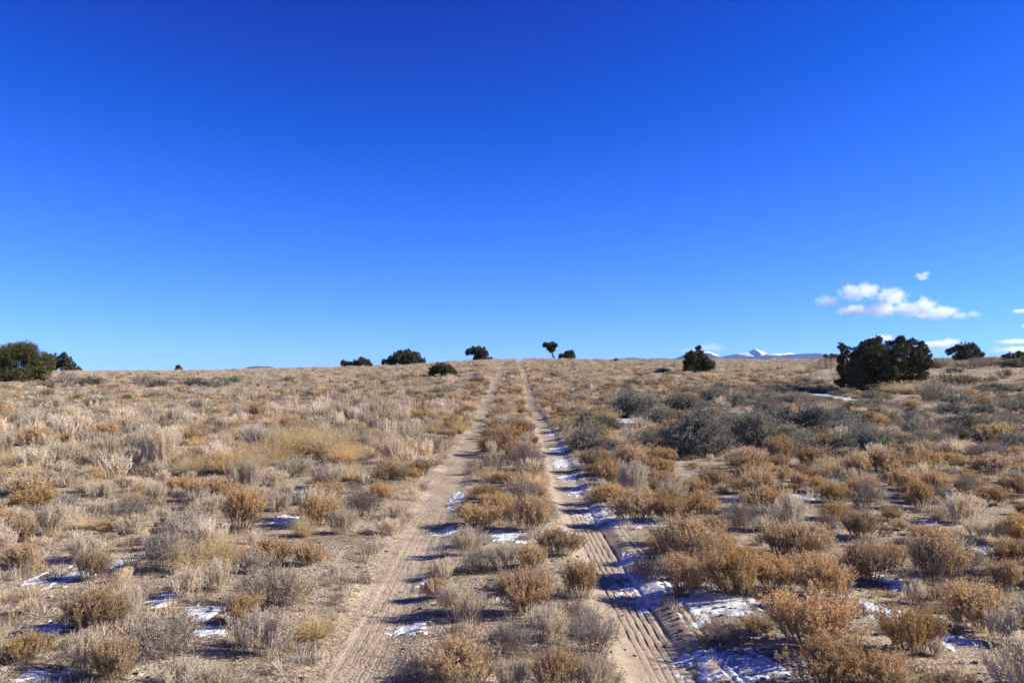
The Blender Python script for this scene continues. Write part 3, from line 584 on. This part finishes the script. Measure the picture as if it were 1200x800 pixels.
# ------------------------------------------------------------------ trees, laid out before the scrub is filled in
# label, landmark name, base px, base py (or distance), lobes in photo pixels (x, y, r), trunk foot, leaf size, group
TREES = [
 ('bulky dark juniper cut by the left frame edge', None, 28, 449, [(5, 420, 16), (12, 436, 14), (22, 412, 13), (34, 411, 12), (44, 424, 13), (26, 430, 15), (40, 438, 11), (14, 412, 11), (52, 436, 8), (-6, 432, 14), (48, 443, 6)], 1),
 ('squat juniper tucked behind the bulky left one', None, 60, 434, [(57, 420, 7), (63, 419, 6), (60, 428, 8), (66, 426, 5)], 0),
 ('pointed juniper with stepped outline right of the bulky left one', None, 79, 436, [(74, 416, 4), (75, 424, 5), (82, 421, 4), (84, 428, 5), (76, 430, 6), (89, 432, 4), (93, 434, 2.5), (82, 433, 5)], 0),
 ('tiny lone juniper on the bare left skyline', None, 209, 434, [(208.5, 430, 2.6), (210.5, 431.5, 2.4), (208.5, 432.5, 2.6)], 0),
 ('low ragged juniper, leftmost of the skyline ones left of ruts', None, 418, 429.5, [(403.5, 424.5, 3.5), (410, 426, 3.5), (417, 424.5, 4.5), (424, 422, 5), (429, 424, 4.5), (434, 427, 2.5), (420, 427, 3.5), (404, 427.5, 3)], 0),
 ('wide domed juniper on the skyline left of the ruts', None, 473, 428, [(452, 424, 4.5), (459, 421, 5.5), (468, 418, 8), (478, 416, 7.5), (486, 418, 7), (494, 423, 5), (474, 423, 7), (486, 424, 6), (460, 425, 4.5)], 0),
 ('rounded juniper standing just below the skyline left of ruts', None, 518, 442, [(508, 434, 7), (517, 431, 8), (526, 433, 7.5), (531, 436, 4.5), (513, 437, 6), (524, 438, 6), (505, 438, 3.5)], 1),
 ('umbrella shaped juniper on the skyline beside the left rut', None, 562, 422, [(549, 412, 3.6), (554, 410, 4.5), (560, 409.5, 5), (566, 411, 5), (569, 415, 4.5), (560, 416.5, 5), (565, 418.5, 4.5), (558, 420, 3.5), (575, 420, 2), (572, 421, 2.5)], 0),
 ('single stemmed juniper with a ball crown and bare leaning trunk', None, 651, 421, [(638.5, 403.5, 2.8), (643, 403.2, 3.6), (648, 403.5, 3.4), (651, 404.5, 2), (644, 407, 3.2), (648, 408, 2.4), (646, 410.5, 1.8)], 2),
 ('small bushy juniper next to the single stemmed tree', None, 663, 421, [(658, 417, 3.4), (664, 415, 4.2), (669.5, 413, 3.4), (670, 417.5, 4), (663, 418.5, 3.6), (657.5, 419, 2.6)], 0),
 ('tiny dark juniper seedling on the skyline right of ruts', None, 722, 424, [(721.5, 421.5, 1.7), (722, 423, 1.6)], 0),
 ('pointed conical juniper in front of the snowy mountains', None, 819, 436, [(818, 407, 2.4), (819, 412, 4), (810, 417, 6), (822, 419, 7.5), (806, 424, 6), (815, 427, 8.5), (828, 424, 7), (833, 427, 5.5), (806, 431, 5), (826, 431, 6.5), (811, 413, 3), (804, 417, 2.6)], 1),
 ('biggest dark juniper, broad and lumpy, right of the ruts', None, 1034, 459, [(991, 405, 5), (997, 412, 7), (990, 420, 6), (1003, 420, 10), (998, 436, 12), (1012, 410, 9), (1024, 401, 8), (1029, 397.5, 4.5), (1026, 416, 13), (1045, 408, 11), (1054, 397.5, 5.5), (1062, 404, 8), (1072, 402, 4.5), (1080, 409, 7), (1087, 414, 5), (1070, 417, 11), (1081, 424, 8), (1060, 445, 9), (1074, 436, 9), (1044, 450, 9), (1082, 431, 5), (1048, 424, 13), (1018, 434, 14), (1004, 448, 11), (1020, 450, 9), (1038, 436, 11), (990, 430, 8), (988, 446, 4), (1058, 430, 9), (984, 450, 3)], 3),
 ('flat topped juniper on the right skyline behind a brown shrub', None, 1130, 424, [(1115, 411, 4.5), (1122, 408, 5), (1130, 405.5, 5.5), (1138, 405, 5), (1127, 413, 6), (1137, 412, 6), (1146, 411, 4), (1149, 415, 3), (1124, 418, 5), (1136, 418, 6), (1145, 417, 4)], 0),
 ('low dark juniper touching the right frame edge on the skyline', None, 1194, 427, [(1176, 419, 4), (1183, 417, 5), (1192, 417, 5), (1200, 416, 6), (1188, 422, 5), (1207, 418, 6)], 0),
 ('thin low juniper poking over the skyline left of the biggest one', None, 975, 424, [(968, 417.5, 2.4), (974, 416.5, 2.6), (980, 417, 2.4), (972, 420, 3)], 0),
]
TR_AT = []
for lab, lm, px, py, lobes, st in TREES:
    x, y = at(px, py); TR_AT.append((x, y))

def tree(i, lab, px, py, lobes, st):
    rng = np.random.default_rng(900 + i)
    x, y = TR_AT[i]; s = y / F_PX; z0 = float(ground(x, y, False))
    _, pyb = proj(x, y, z0)
    root = bpy.data.objects.new('juniper_tree', None); C.objects.link(root); root.location = (x, y, z0 - .03); root.empty_display_size = .5
    tag(root, lab, 'tree', 'junipers on the hillside')
    L_ = np.array([((a - px) * s, (pyb - b) * s, r * s) for a, b, r in lobes]); rmax = L_[:, 2].max()
    span = (L_[:, 0].max() - L_[:, 0].min()) / 2 + .1
    g = Geo(); pxm = s * 1.17
    lob3 = []
    for (lx, lz, lr_) in L_:
        room = math.sqrt(max(0.0, 1 - min(1, abs((lx - L_[:, 0].mean()) / (span + lr_))) ** 2)) * min(span, 2.2 * rmax)
        for rep in range(2 if room > lr_ * .6 else 1):
            lob3.append((lx + rng.normal() * lr_ * .1, (rng.random() * 2 - 1) * room * .8 if rep else rng.normal() * room * .25, lz if not rep else lz - lr_ * .25, lr_ * (1 if not rep else .85)))
    for (lx, ly, lz, lr_) in lob3:
        # each lobe: sprays of scale leaves set on its shell and through its volume
        nsp = int(np.clip(60 * (lr_ / pxm / 5) ** 1.7, 26, 240))
        d = rng.normal(size=(nsp, 3)); d /= np.linalg.norm(d, axis=1, keepdims=True)
        rad = lr_ * (.45 + .58 * rng.random(nsp) ** .6)
        c = np.array([lx, ly, lz]) + d * rad[:, None] * [1, 1, .95]
        ok = c[:, 2] > -.02; c = c[ok]; d = d[ok]
        if len(c) == 0: continue
        per = 30; li = np.repeat(np.arange(len(c)), per); n = len(li)
        cs = max(.16 * lr_, pxm * .9)
        ax = d[li] * .9 + [0, 0, .55] + rng.normal(size=(n, 3)) * .55
        cc = c[li] + rng.normal(size=(n, 3)) * cs * .55
        tn = np.clip(rng.random(len(c))[li] * .65 + rng.random(n) * .35, 0, 1)
        ls = max(.03, pxm * .55)
        leaves(g, cc, ax, ls * (.6 + .8 * rng.random(n)), ls * .42 * (.6 + .6 * rng.random(n)), rng, 0, tn)
    tg = Geo(); lob3a = np.array(lob3)
    top = lob3a[:, 2].max(); cxm = lob3a[:, 0].mean()
    if st == 2:
        tube(tg, [(0, 0, -.1), (-.12 * s * 10, 0, 3.5 * s), (-.35 * s * 10, 0, 8 * s), (-.38 * s * 10, .02, 11 * s), (-.6 * s * 10, 0, 15 * s)], np.array([1.5, 1.2, 1.0, .8, .5]) * s)
        fork = np.array([-.38 * s * 10, 0, 10.5 * s])
    else:
        tr_ = max(.07, .05 * top)
        tube(tg, [(0, 0, -.15), (cxm * .1, .02, top * .15), (cxm * .4, 0, top * .35), (cxm * .9, .02, top * .72)], [tr_ * 1.2, tr_, tr_ * .75, tr_ * .3]); fork = np.array([0, 0, top * .12])
    for q in lob3:
        e = np.array(q[:3]); mid = (fork + e) / 2 + [0, 0, -.06 * top] + rng.normal(size=3) * .03 * top; mid[2] = max(mid[2], .03)
        tube(tg, [fork, mid, e], np.array([.32, .2, .05]) * max(.06, .04 * top), ns=5)
    link('trunk', tg.mesh('trunk', [M['bark']]), root); link('crown', g.mesh('crown', [M['j_leaf']]), root)
    return (x, y, span)
TREE_R = [tree(i, lab, px, py, lobes, st) for i, (lab, lm, px, py, lobes, st) in enumerate(TREES)]

# ------------------------------------------------------------------ scrub fill
def zone_kind(x, z, u):
    t = x / z; n = float(fbm(x / 4, z / 4, 61, 2))
    if z > 62: tab = [('grass', .52), ('pale', .25), ('twiggy', .10), ('rabbitbrush', .11), ('sage', .02)]
    elif t > .22 and 15 < z < 40: tab = [('sage', .32), ('twiggy', .36), ('rabbitbrush', .14), ('pale', .05), ('grass', .08)]
    elif t > .07 and 14 < z < 46: tab = [('sage', .10 if t > .11 else .04), ('twiggy', .24), ('rabbitbrush', .30), ('pale', .08), ('grass', .15)]
    elif z > 32: tab = [('grass', .28), ('pale', .30), ('twiggy', .17), ('rabbitbrush', .20), ('sage', .03), ('olive', .02)]
    elif x > -.6: tab = [('rabbitbrush', .62 if n > .4 else .45), ('pale', .18), ('twiggy', .12), ('grass', .08)]
    else: tab = [('pale', .54 if n > .42 else .42), ('rabbitbrush', .14), ('twiggy', .10), ('grass', .16)]
    s = sum(b for a, b in tab); u *= s
    for a, b in tab:
        u -= b
        if u <= 0: return a
    return tab[0][0]
cells = {}
def cell_put(x, y, r):
    cells.setdefault((int(x // 1.5), int(y // 1.5)), []).append((x, y, r))
def clear(x, y, r, k):
    i, j = int(x // 1.5), int(y // 1.5)
    for a in (-1, 0, 1):
        for b in (-1, 0, 1):
            for (u, v, q) in cells.get((i + a, j + b), ()):
                if (u - x) ** 2 + (v - y) ** 2 < ((r + q) * k) ** 2: return False
    return True
for it in ITEMS: cell_put(it['x'], it['y'], it['r'])
def free(x, z, r):
    wd = .32 - .18 * float(sstep(9, 24, z))
    if abs(x - lr(z)) < wd + r * .75 or abs(x - rr(z)) < wd + r * .75: return False
    if z < 9.5 and -2.0 + .25 * (z - 6) * (z > 6) < x < -.55: return False
    if z < 14 and -1.6 < x < -.55 and r > .12 and rnd() < .6: return False
    for _, _, sx, sy, sw, sh in SN:
        if abs(x - sx) < sw + r * .85 and abs(z - sy) < sh + r * .8: return False
        if z < sy and z > sy - .7 and abs(x - sx) < sw * .7 and r > .14 and z < 9: return False
    for (tx, ty, sp) in TREE_R:
        if abs(x - tx) < sp * .9 and abs(z - ty) < sp * .6: return False
    if r > .11:
        near_ = (z < MB[:, 1]) & (MB[:, 1] - z < MB[:, 3] * MB[:, 1] / 1.6 * .42) & (np.abs(x / z - MB[:, 0] / MB[:, 1]) < (MB[:, 2] + r) * .55 / MB[:, 1])
        if near_.any(): return False
    return True
MB = np.array([(it['x'], it['y'], it['r'], it['h']) for it in ITEMS])
# shrubs that keep the sun off each remaining snow patch
for i_, (_, _, sx, sy, sw, sh) in enumerate(SN):
    if sy > 22: continue
    for q in range(1 + int(sh > .3)):
        r = .24 + .10 * rnd(); x = sx + sw * .8 + r * .8; z = sy + (rnd() - .3) * sh + q * .3
        if abs(x - lr(z)) < .25 + r or abs(x - rr(z)) < .25 + r or not clear(x, z, r, .6): continue
        kd = 'rabbitbrush' if rnd() < .6 else 'pale'
        ITEMS.append(dict(kind=kd, x=x, y=z, r=r, h=r * 1.7, label=None, lm=None, man=True)); cell_put(x, z, r)
def fill(z0, z1, dens, rmin, rmax, k, hr=(.7, 1.25)):
    n = int(dens * (z1 * z1 - z0 * z0) * .66 * (1 + 1.3 / z1))
    for _ in range(n):
        z = math.sqrt(z0 * z0 + rnd() * (z1 * z1 - z0 * z0)); x = (rnd() * 2 - 1) * (.70 * z + 1.4)
        r = rmin + (rmax - rmin) * rnd() ** 1.5
        thin = float(fbm(x / 1.6 + 50, z / 1.6, 70, 2))
        if z < 30 and thin < (.36 if x > -1 else .40) and rnd() < .75: continue
        if not free(x, z, r) or not clear(x, z, r, k): continue
        kd = zone_kind(x, z, rnd())
        if kd == 'sage': r *= 1.35
        if z > 62: r *= .85
        h = r * 2 * (hr[0] + (hr[1] - hr[0]) * rnd()) * {'sage': .62, 'grass': .7, 'pale': .85}.get(kd, .72)
        ITEMS.append(dict(kind=kd, x=x, y=z, r=r, h=h, label=None, lm=None, man=False)); cell_put(x, z, r)
fill(3.6, 12, 13, .15, .31, .76, (.62, 1.0))
fill(3.6, 12, 10, .08, .16, .82, (.6, .95))
fill(12, 26, 18, .19, .38, .68, (.6, 1.0))
fill(12, 26, 14, .09, .18, .72, (.55, .95))
fill(26, 48, 8, .18, .38, .68, (.5, .85))
fill(26, 48, 6, .10, .2, .74, (.5, .85))
fill(48, 96, 4.2, .2, .46, .62, (.34, .66))

# ------------------------------------------------------------------ individuals: the largest of each kind; the rest is one mass of far scrub
for it in ITEMS:
    it['z'] = float(ground(it['x'], it['y'], False)); it['size'] = max(it['r'] * 2, it['h']) * math.sqrt(it['h'] * it['r']) ** 0 / it['y']
    it['px'], it['py'] = proj(it['x'], it['y'], it['z'] + it['h'] * .5)
    it['inview'] = -15 < it['px'] < 1215 and it['py'] < 815
by = {}
for it in ITEMS:
    if it['inview']: by.setdefault(it['kind'], []).append(it)
solo = []
for k_, l in by.items():
    l.sort(key=lambda i: (-int(i['man']), -i['size'])); solo += l[:270]
ids = {id(i) for i in solo}; rest = [i for i in ITEMS if id(i) not in ids]
print('plants', len(ITEMS), 'individual', len(solo), {k: len(v) for k, v in by.items()})

# landmark-based labels
MARKS = [(i['px'], i['py'], i['lm']) for i in ITEMS if i['lm']]
MARKS += [(560, 415, 'umbrella shaped juniper'), (644, 406, 'single stemmed juniper'), (819, 422, 'pointed conical juniper'), (1034, 430, 'biggest juniper'), (473, 421, 'wide domed skyline juniper'), (518, 435, 'juniper just below the skyline'), (28, 425, 'bulky left juniper')]
ORD = ['', 'second', 'third', 'fourth', 'fifth', 'sixth', 'seventh', 'eighth', 'ninth', 'tenth', 'eleventh', 'twelfth', 'thirteenth', 'fourteenth', 'fifteenth', 'sixteenth', 'seventeenth', 'eighteenth', 'nineteenth', 'twentieth'] + ['twenty ' + w for w in 'first second third fourth fifth sixth seventh eighth ninth'.split()] + ['thirtieth'] + ['thirty ' + w for w in 'first second third fourth fifth sixth seventh eighth ninth'.split()] + ['fortieth'] + ['forty ' + w for w in 'first second third fourth fifth sixth seventh eighth ninth'.split()]
def place_label(items, noun_of):
    b = {}
    for it in items:
        if it.get('label'): continue
        d = [((it['px'] - mx) ** 2 + ((it['py'] - my) * 1.7) ** 2, q) for q, (mx, my, _) in enumerate(MARKS)]
        dist, q = min(d); mx, my, lm = MARKS[q]
        dx, dy = it['px'] - mx, (it['py'] - my) * 1.7
        if abs(dx) > abs(dy) * 2: rel = 'right of' if dx > 0 else 'left of'
        elif abs(dy) > abs(dx) * 2: rel = 'in front of' if dy > 0 else 'behind'
        else: rel = ('in front and ' if dy > 0 else 'behind and ') + ('right of' if dx > 0 else 'left of')
        b.setdefault((noun_of(it), rel, lm), []).append((dist, it))
    for (noun, rel, lm), l in b.items():
        l.sort(key=lambda a: a[0])
        for n, (_, it) in enumerate(l):
            o = ORD[min(n, len(ORD) - 1)]
            it['label'] = (f'first {noun} {rel} the {lm}' if n == 0 and len(l) > 1 else f'{noun} {rel} the {lm}' if n == 0 else f'{o} {noun} {rel} the {lm}')
NOUN = dict(rabbitbrush='ochre rabbitbrush', pale='pale shrub', grass='straw tussock', gold='golden tussock', sage='grey sagebrush', twiggy='dark shrub', olive='yellow green shrub')
place_label(solo, lambda it: NOUN[it['kind']])
GROUPS = dict(rabbitbrush='rabbitbrushes on the hillside', pale='pale stalky shrubs on the hillside', grass='straw coloured grass tussocks', gold='golden grass tussocks', sage='sagebrushes right of the ruts and on the slope', twiggy='dark twiggy shrubs', olive='yellow green shrubs')
cnt = {}
for it in solo:
    kd = it['kind']; nm, cat = KINDS[kd][0], KINDS[kd][1]
    spx = it['size'] * F_PX
    lod = 0 if it['y'] < 11 or spx > 44 else 1 if it['y'] < 30 or spx > 15 else 2
    i = cnt[kd] = cnt.get(kd, 0) + 1
    lst = PROTO[kd, lod]; pr = lst[i % len(lst)]
    parts = pr.get('parts')
    if parts:
        o = bpy.data.objects.new(nm, None); C.objects.link(o); o.empty_display_size = .2
        for pn, me in parts: link(pn, me, o)
    else: o = link(nm, pr['mesh'])
    o.location = (it['x'], it['y'], it['z'] - .01); sxy = it['r'] / .30; a = rnd() * 6.283
    v_ = .16 if it['man'] else .44
    o.scale = (sxy * (1 - v_ / 2 + v_ * rnd()), sxy * (1 - v_ / 2 + v_ * rnd()), it['h'] / .46 * (1 if it['man'] else .78 + .5 * rnd())); o.rotation_euler = (rnd() * .24 - .12, rnd() * .24 - .12, a)
    tag(o, it['label'], cat, GROUPS[kd])

# ------------------------------------------------------------------ masses nobody could count
def scatter(name, pts, protos, label=None):
    """pts: list of (x,y,z, sx,sy,sz, rot, idx); protos: meshes"""
    col = bpy.data.collections.new(name + '_forms')
    for i, me in enumerate(protos): col.objects.link(bpy.data.objects.new('%s form %03d' % (name, i), me))
    P = np.array(pts, float); me = bpy.data.meshes.new(name); me.vertices.add(len(P)); me.vertices.foreach_set('co', P[:, :3].astype(np.float32).ravel())
    a = me.attributes.new('scl', 'FLOAT_VECTOR', 'POINT'); a.data.foreach_set('vector', P[:, 3:6].astype(np.float32).ravel())
    r = np.zeros((len(P), 3), np.float32); r[:, 2] = P[:, 6]; a = me.attributes.new('rot', 'FLOAT_VECTOR', 'POINT'); a.data.foreach_set('vector', r.ravel())
    a = me.attributes.new('idx', 'INT', 'POINT'); a.data.foreach_set('value', P[:, 7].astype(np.int32))
    o = link(name, me); tag(o, kind='stuff')
    ng = bpy.data.node_groups.new(name, 'GeometryNodeTree'); ng.interface.new_socket('Geometry', in_out='INPUT', socket_type='NodeSocketGeometry'); ng.interface.new_socket('Geometry', in_out='OUTPUT', socket_type='NodeSocketGeometry')
    N = ng.nodes; L = ng.links; gi = N.new('NodeGroupInput'); go = N.new('NodeGroupOutput'); ip = N.new('GeometryNodeInstanceOnPoints'); ci = N.new('GeometryNodeCollectionInfo')
    ci.inputs[0].default_value = col; ci.inputs[1].default_value = True; ci.inputs[2].default_value = True
    def na(n, t): x = N.new('GeometryNodeInputNamedAttribute'); x.data_type = t; x.inputs[0].default_value = n; return x.outputs[0]
    L.new(gi.outputs[0], ip.inputs['Points']); L.new(ci.outputs[0], ip.inputs['Instance']); ip.inputs['Pick Instance'].default_value = True
    L.new(na('idx', 'INT'), ip.inputs['Instance Index']); L.new(na('scl', 'FLOAT_VECTOR'), ip.inputs['Scale'])
    er = N.new('FunctionNodeEulerToRotation'); L.new(na('rot', 'FLOAT_VECTOR'), er.inputs[0]); L.new(er.outputs[0], ip.inputs['Rotation']); L.new(ip.outputs[0], go.inputs[0])
    md = o.modifiers.new('scatter', 'NODES'); md.node_group = ng
    return o
forms = []; fidx = {}
for kd in NVAR:
    for lod in (1, 2):
        for i in range(3): fidx[kd, lod, i] = len(forms); forms.append(PROTO[kd, lod][i]['mesh'])
pts = []
for j, it in enumerate(rest):
    s = it['r'] / .30
    pts.append((it['x'], it['y'], it['z'] - .01, s, s, it['h'] / .46, rnd() * 6.28, fidx[it['kind'], 1 if it['y'] < 26 else 2, j % 3]))
scatter('scrub', pts, forms)
# short dry tufts and sprigs between the shrubs
def tuft(rng):
    g = Geo(); nb = 46; az = rng.random(nb) * 6.283; ph = rng.random(nb) * 1.2; ln = .07 + .07 * rng.random(nb)
    b = rng.normal(size=(nb, 3)) * [.03, .03, 0]; d = np.stack([np.sin(ph) * np.cos(az), np.sin(ph) * np.sin(az), np.cos(ph)], -1)
    e = b + d * ln[:, None]; m = (b + e) / 2 + [0, 0, .012]
    ribbons(g, bez(b, m, e, 3), np.array([1, .8, .3])[None].repeat(nb, 0) * .0018, rng)
    return g
tufts = [tuft(rg).mesh('dry_grass', [M[m]]) for m in ('g_blade', 'p_stem', 'p_stem', 'd_stem', 'r_stem')]
pts = []
for q_ in range(24000):
    z = 3.6 + 30 * rnd() ** 1.3 if q_ < 9000 else 16 + 78 * rnd() ** .75
    x = (rnd() * 2 - 1) * (.68 * z + 1.2)
    wd = .22 - .06 * float(sstep(9, 20, z))
    if abs(x - lr(z)) < wd or abs(x - rr(z)) < wd + .04: continue
    if fbm(x / .9 + 5, z / .9, 91, 2) < .46 and rnd() < .8: continue
    if any(abs(x - a[2]) < a[4] * .9 and abs(z - a[3]) < a[5] for a in SN if abs(z - a[3]) < 1.5) and rnd() < .85: continue
    s = (.5 + rnd() * .9) * (.62 if z < 9 else .85) + z * .025
    pts.append((x, z, float(ground(x, z)) - .004, s, s, s * (.5 + .6 * rnd()), rnd() * 6.28, int(rnd() * 5) if z < 20 else int(rnd() * 3)))
scatter('short_dry_grass', pts, tufts)
# gravel
def pebble(rng):
    v = np.array([[x, y, z] for x in (-1, 1) for y in (-1, 1) for z in (-1, 1)], float) * [1, .8, .5] + rng.normal(size=(8, 3)) * .22
    q = np.array([(0, 1, 3, 2), (4, 6, 7, 5), (0, 4, 5, 1), (2, 3, 7, 6), (0, 2, 6, 4), (1, 5, 7, 3)])
    return v, q
rs = np.random.default_rng(4)
g = Geo()
for _ in range(15000):
    z = 3.7 + 15 * rs.random() ** 1.6; x = (rs.random() * 2 - 1) * .66 * z
    ru = min(abs(x - lr(z)), abs(x - rr(z)))
    if ru < .20 and rs.random() < .95: continue
    if fbm(x / .7, z / .7, 33, 2) < .47 and rs.random() < .75: continue
    v, q = pebble(rs); s = .003 + .011 * rs.random() ** 3
    a = rs.random() * 6.28; c_, s_ = math.cos(a), math.sin(a)
    v = v * s; v = np.stack([v[:, 0] * c_ - v[:, 1] * s_, v[:, 0] * s_ + v[:, 1] * c_, v[:, 2]], -1) + [x, z, 0]
    v[:, 2] += float(ground(x, z)) + s * .25
    g.add(v, q, np.full(6, rs.random() ** 1.2))
tag(link('gravel', g.mesh('gravel', [M['stone']])), kind='stuff')
# fallen twigs and stalks
n = 7000; z = 3.7 + 16 * rs.random(n) ** 1.5; x = (rs.random(n) * 2 - 1) * .66 * z
ok = (np.minimum(np.abs(x - lr(z)), np.abs(x - rr(z))) > .27) & (fbm(x / .8 + 9, z / .8, 52, 2) > .45); x = x[ok]; z = z[ok]; n = len(x)
a = rs.random(n) * 6.283; ln = .02 + .07 * rs.random(n)
p0 = np.stack([x, z, ground(x, z) + .004], -1); p1 = np.stack([x + np.cos(a) * ln, z + np.sin(a) * ln, ground(x + np.cos(a) * ln, z + np.sin(a) * ln) + .004 + .02 * rs.random(n) ** 2], -1)
g = Geo(); ribbons(g, bez(p0, (p0 + p1) / 2 + rs.normal(size=(n, 3)) * .004, p1, 3), np.full((n, 3), .0017), rs)
tag(link('fallen_twigs', g.mesh('fallen_twigs', [M['p_stem']])), kind='stuff')

# ------------------------------------------------------------------ snow patches
snow_items = []
for i, (px, py, cx, cy, sw, sh) in enumerate(SN):
    n = 90 if cy < 12 else 50
    u = np.linspace(-1.35, 1.35, n); U, V = np.meshgrid(u, u)
    X = cx + U * sw; Y = cy + V * sh
    f = 1 - (np.abs(U) ** 2.4 + np.abs(V) ** 2.4) ** (1 / 2.4)
    nz_ = fbm(X / (sw * .55) + i * 7, Y / (sh * .5), 80, 4) - .5
    fine = fbm(X * 26, Y * 15, 17, 4) - .5
    t = f + nz_ * 1.9 - .10 + fine * 1.5
    thick = .022 * np.clip(t * 2.2, -.5, 1) + .006 * fine
    Z = ground(X, Y, False) - 0.0
    fineg = ground(X, Y, True)
    flat = np.maximum(fineg, Z - .045); k = np.clip(t * 1.6, 0, .8)
    Z = fineg * (1 - k) + flat * k + .005 * np.clip(t * 3, -1, 1) + .006 * fine
    keep = (t > -.25)
    qk = keep[:-1, :-1] & keep[1:, 1:] & keep[1:, :-1] & keep[:-1, 1:]
    idx = (np.arange(n - 1)[:, None] * n + np.arange(n - 1)[None]); ii = idx[qk]
    if len(ii) < 4: continue
    q = np.stack([ii, ii + 1, ii + 1 + n, ii + n], -1); uq, inv = np.unique(q, return_inverse=True)
    v = np.stack([X, Y, Z], -1).reshape(-1, 3)[uq]
    o = link('snow_patch', mk_mesh('snow_patch', v, inv.reshape(-1, 4), [M['snow']], smooth=True))
    it = dict(px=px, py=py, o=o, label=None)
    snow_items.append(it)
LAB = {5: 'largest snow patch, half in shade, at the bottom right of right rut', 3: 'wide snow patch touching the edge of the right rut', 4: 'long snow patch below the tall rabbitbrush right of the rut', 18: 'oval shaded snow patch on gravel at the left'}
for k_, it in enumerate(snow_items):
    for a, t in LAB.items():
        if abs(it['px'] - SN[a][0]) < .1 and abs(it['py'] - SN[a][1]) < .1: it['label'] = t
place_label(snow_items, lambda it: 'thin snow patch')
for it in snow_items: tag(it['o'], it['label'], 'snow patch', 'melting snow patches in the shade of shrubs')

# ------------------------------------------------------------------ larger loose stones
STONES = [(294, 592, 9, 'pale flat stone lying on gravel, biggest of the loose stones'), (633, 518, 3, 'small white stone at the edge of the right rut'), (298, 612, 5, None), (527, 691, 6, None), (345, 700, 5, None), (4, 786, 9, None),
          (1040, 770, 8, None), (1105, 795, 12, None), (985, 762, 6, None), (1128, 778, 8, None), (830, 735, 7, None), (862, 742, 6, None), (898, 748, 7, None), (470, 690, 4, None), (400, 600, 4, None), (120, 512, 5, None), (108, 510, 4, None), (60, 700, 6, None), (20, 712, 5, None)]
bp_ = bpy.data.materials
sit = []
for i, (px, py, w_, lab) in enumerate(STONES):
    x, y = at(px, py); rr_ = w_ * y / F_PX / 2; rng = np.random.default_rng(i + 60)
    nlat, nlon = 7, 12; v = []
    for a in range(nlat + 1):
        th = math.pi * a / nlat
        for b in range(nlon):
            ph = 2 * math.pi * b / nlon; d = np.array([math.sin(th) * math.cos(ph), math.sin(th) * math.sin(ph), math.cos(th)])
            k = 1 + .35 * (float(vnoise(d[0] * 1.7 + i * 9 + 5, d[1] * 1.7 + d[2] * 2 + 3, i)) - .5) * 2
            v.append(d * k * [rr_, rr_ * .8, rr_ * .5])
    q = [(a * nlon + b, a * nlon + (b + 1) % nlon, (a + 1) * nlon + (b + 1) % nlon, (a + 1) * nlon + b) for a in range(nlat) for b in range(nlon)]
    o = link('stone', mk_mesh('stone', np.array(v), q, [M['stone']], np.full(len(q), 1.0 if i < 2 else .6 + .4 * rng.random())), loc=(x, y, float(ground(x, y)) + rr_ * .25)); o.rotation_euler = (0, 0, i)
    sit.append(dict(px=px, py=py, o=o, label=lab))
place_label(sit, lambda it: 'loose stone on dirt')
for it in sit: tag(it['o'], it['label'], 'stone', 'loose stones on the dirt')
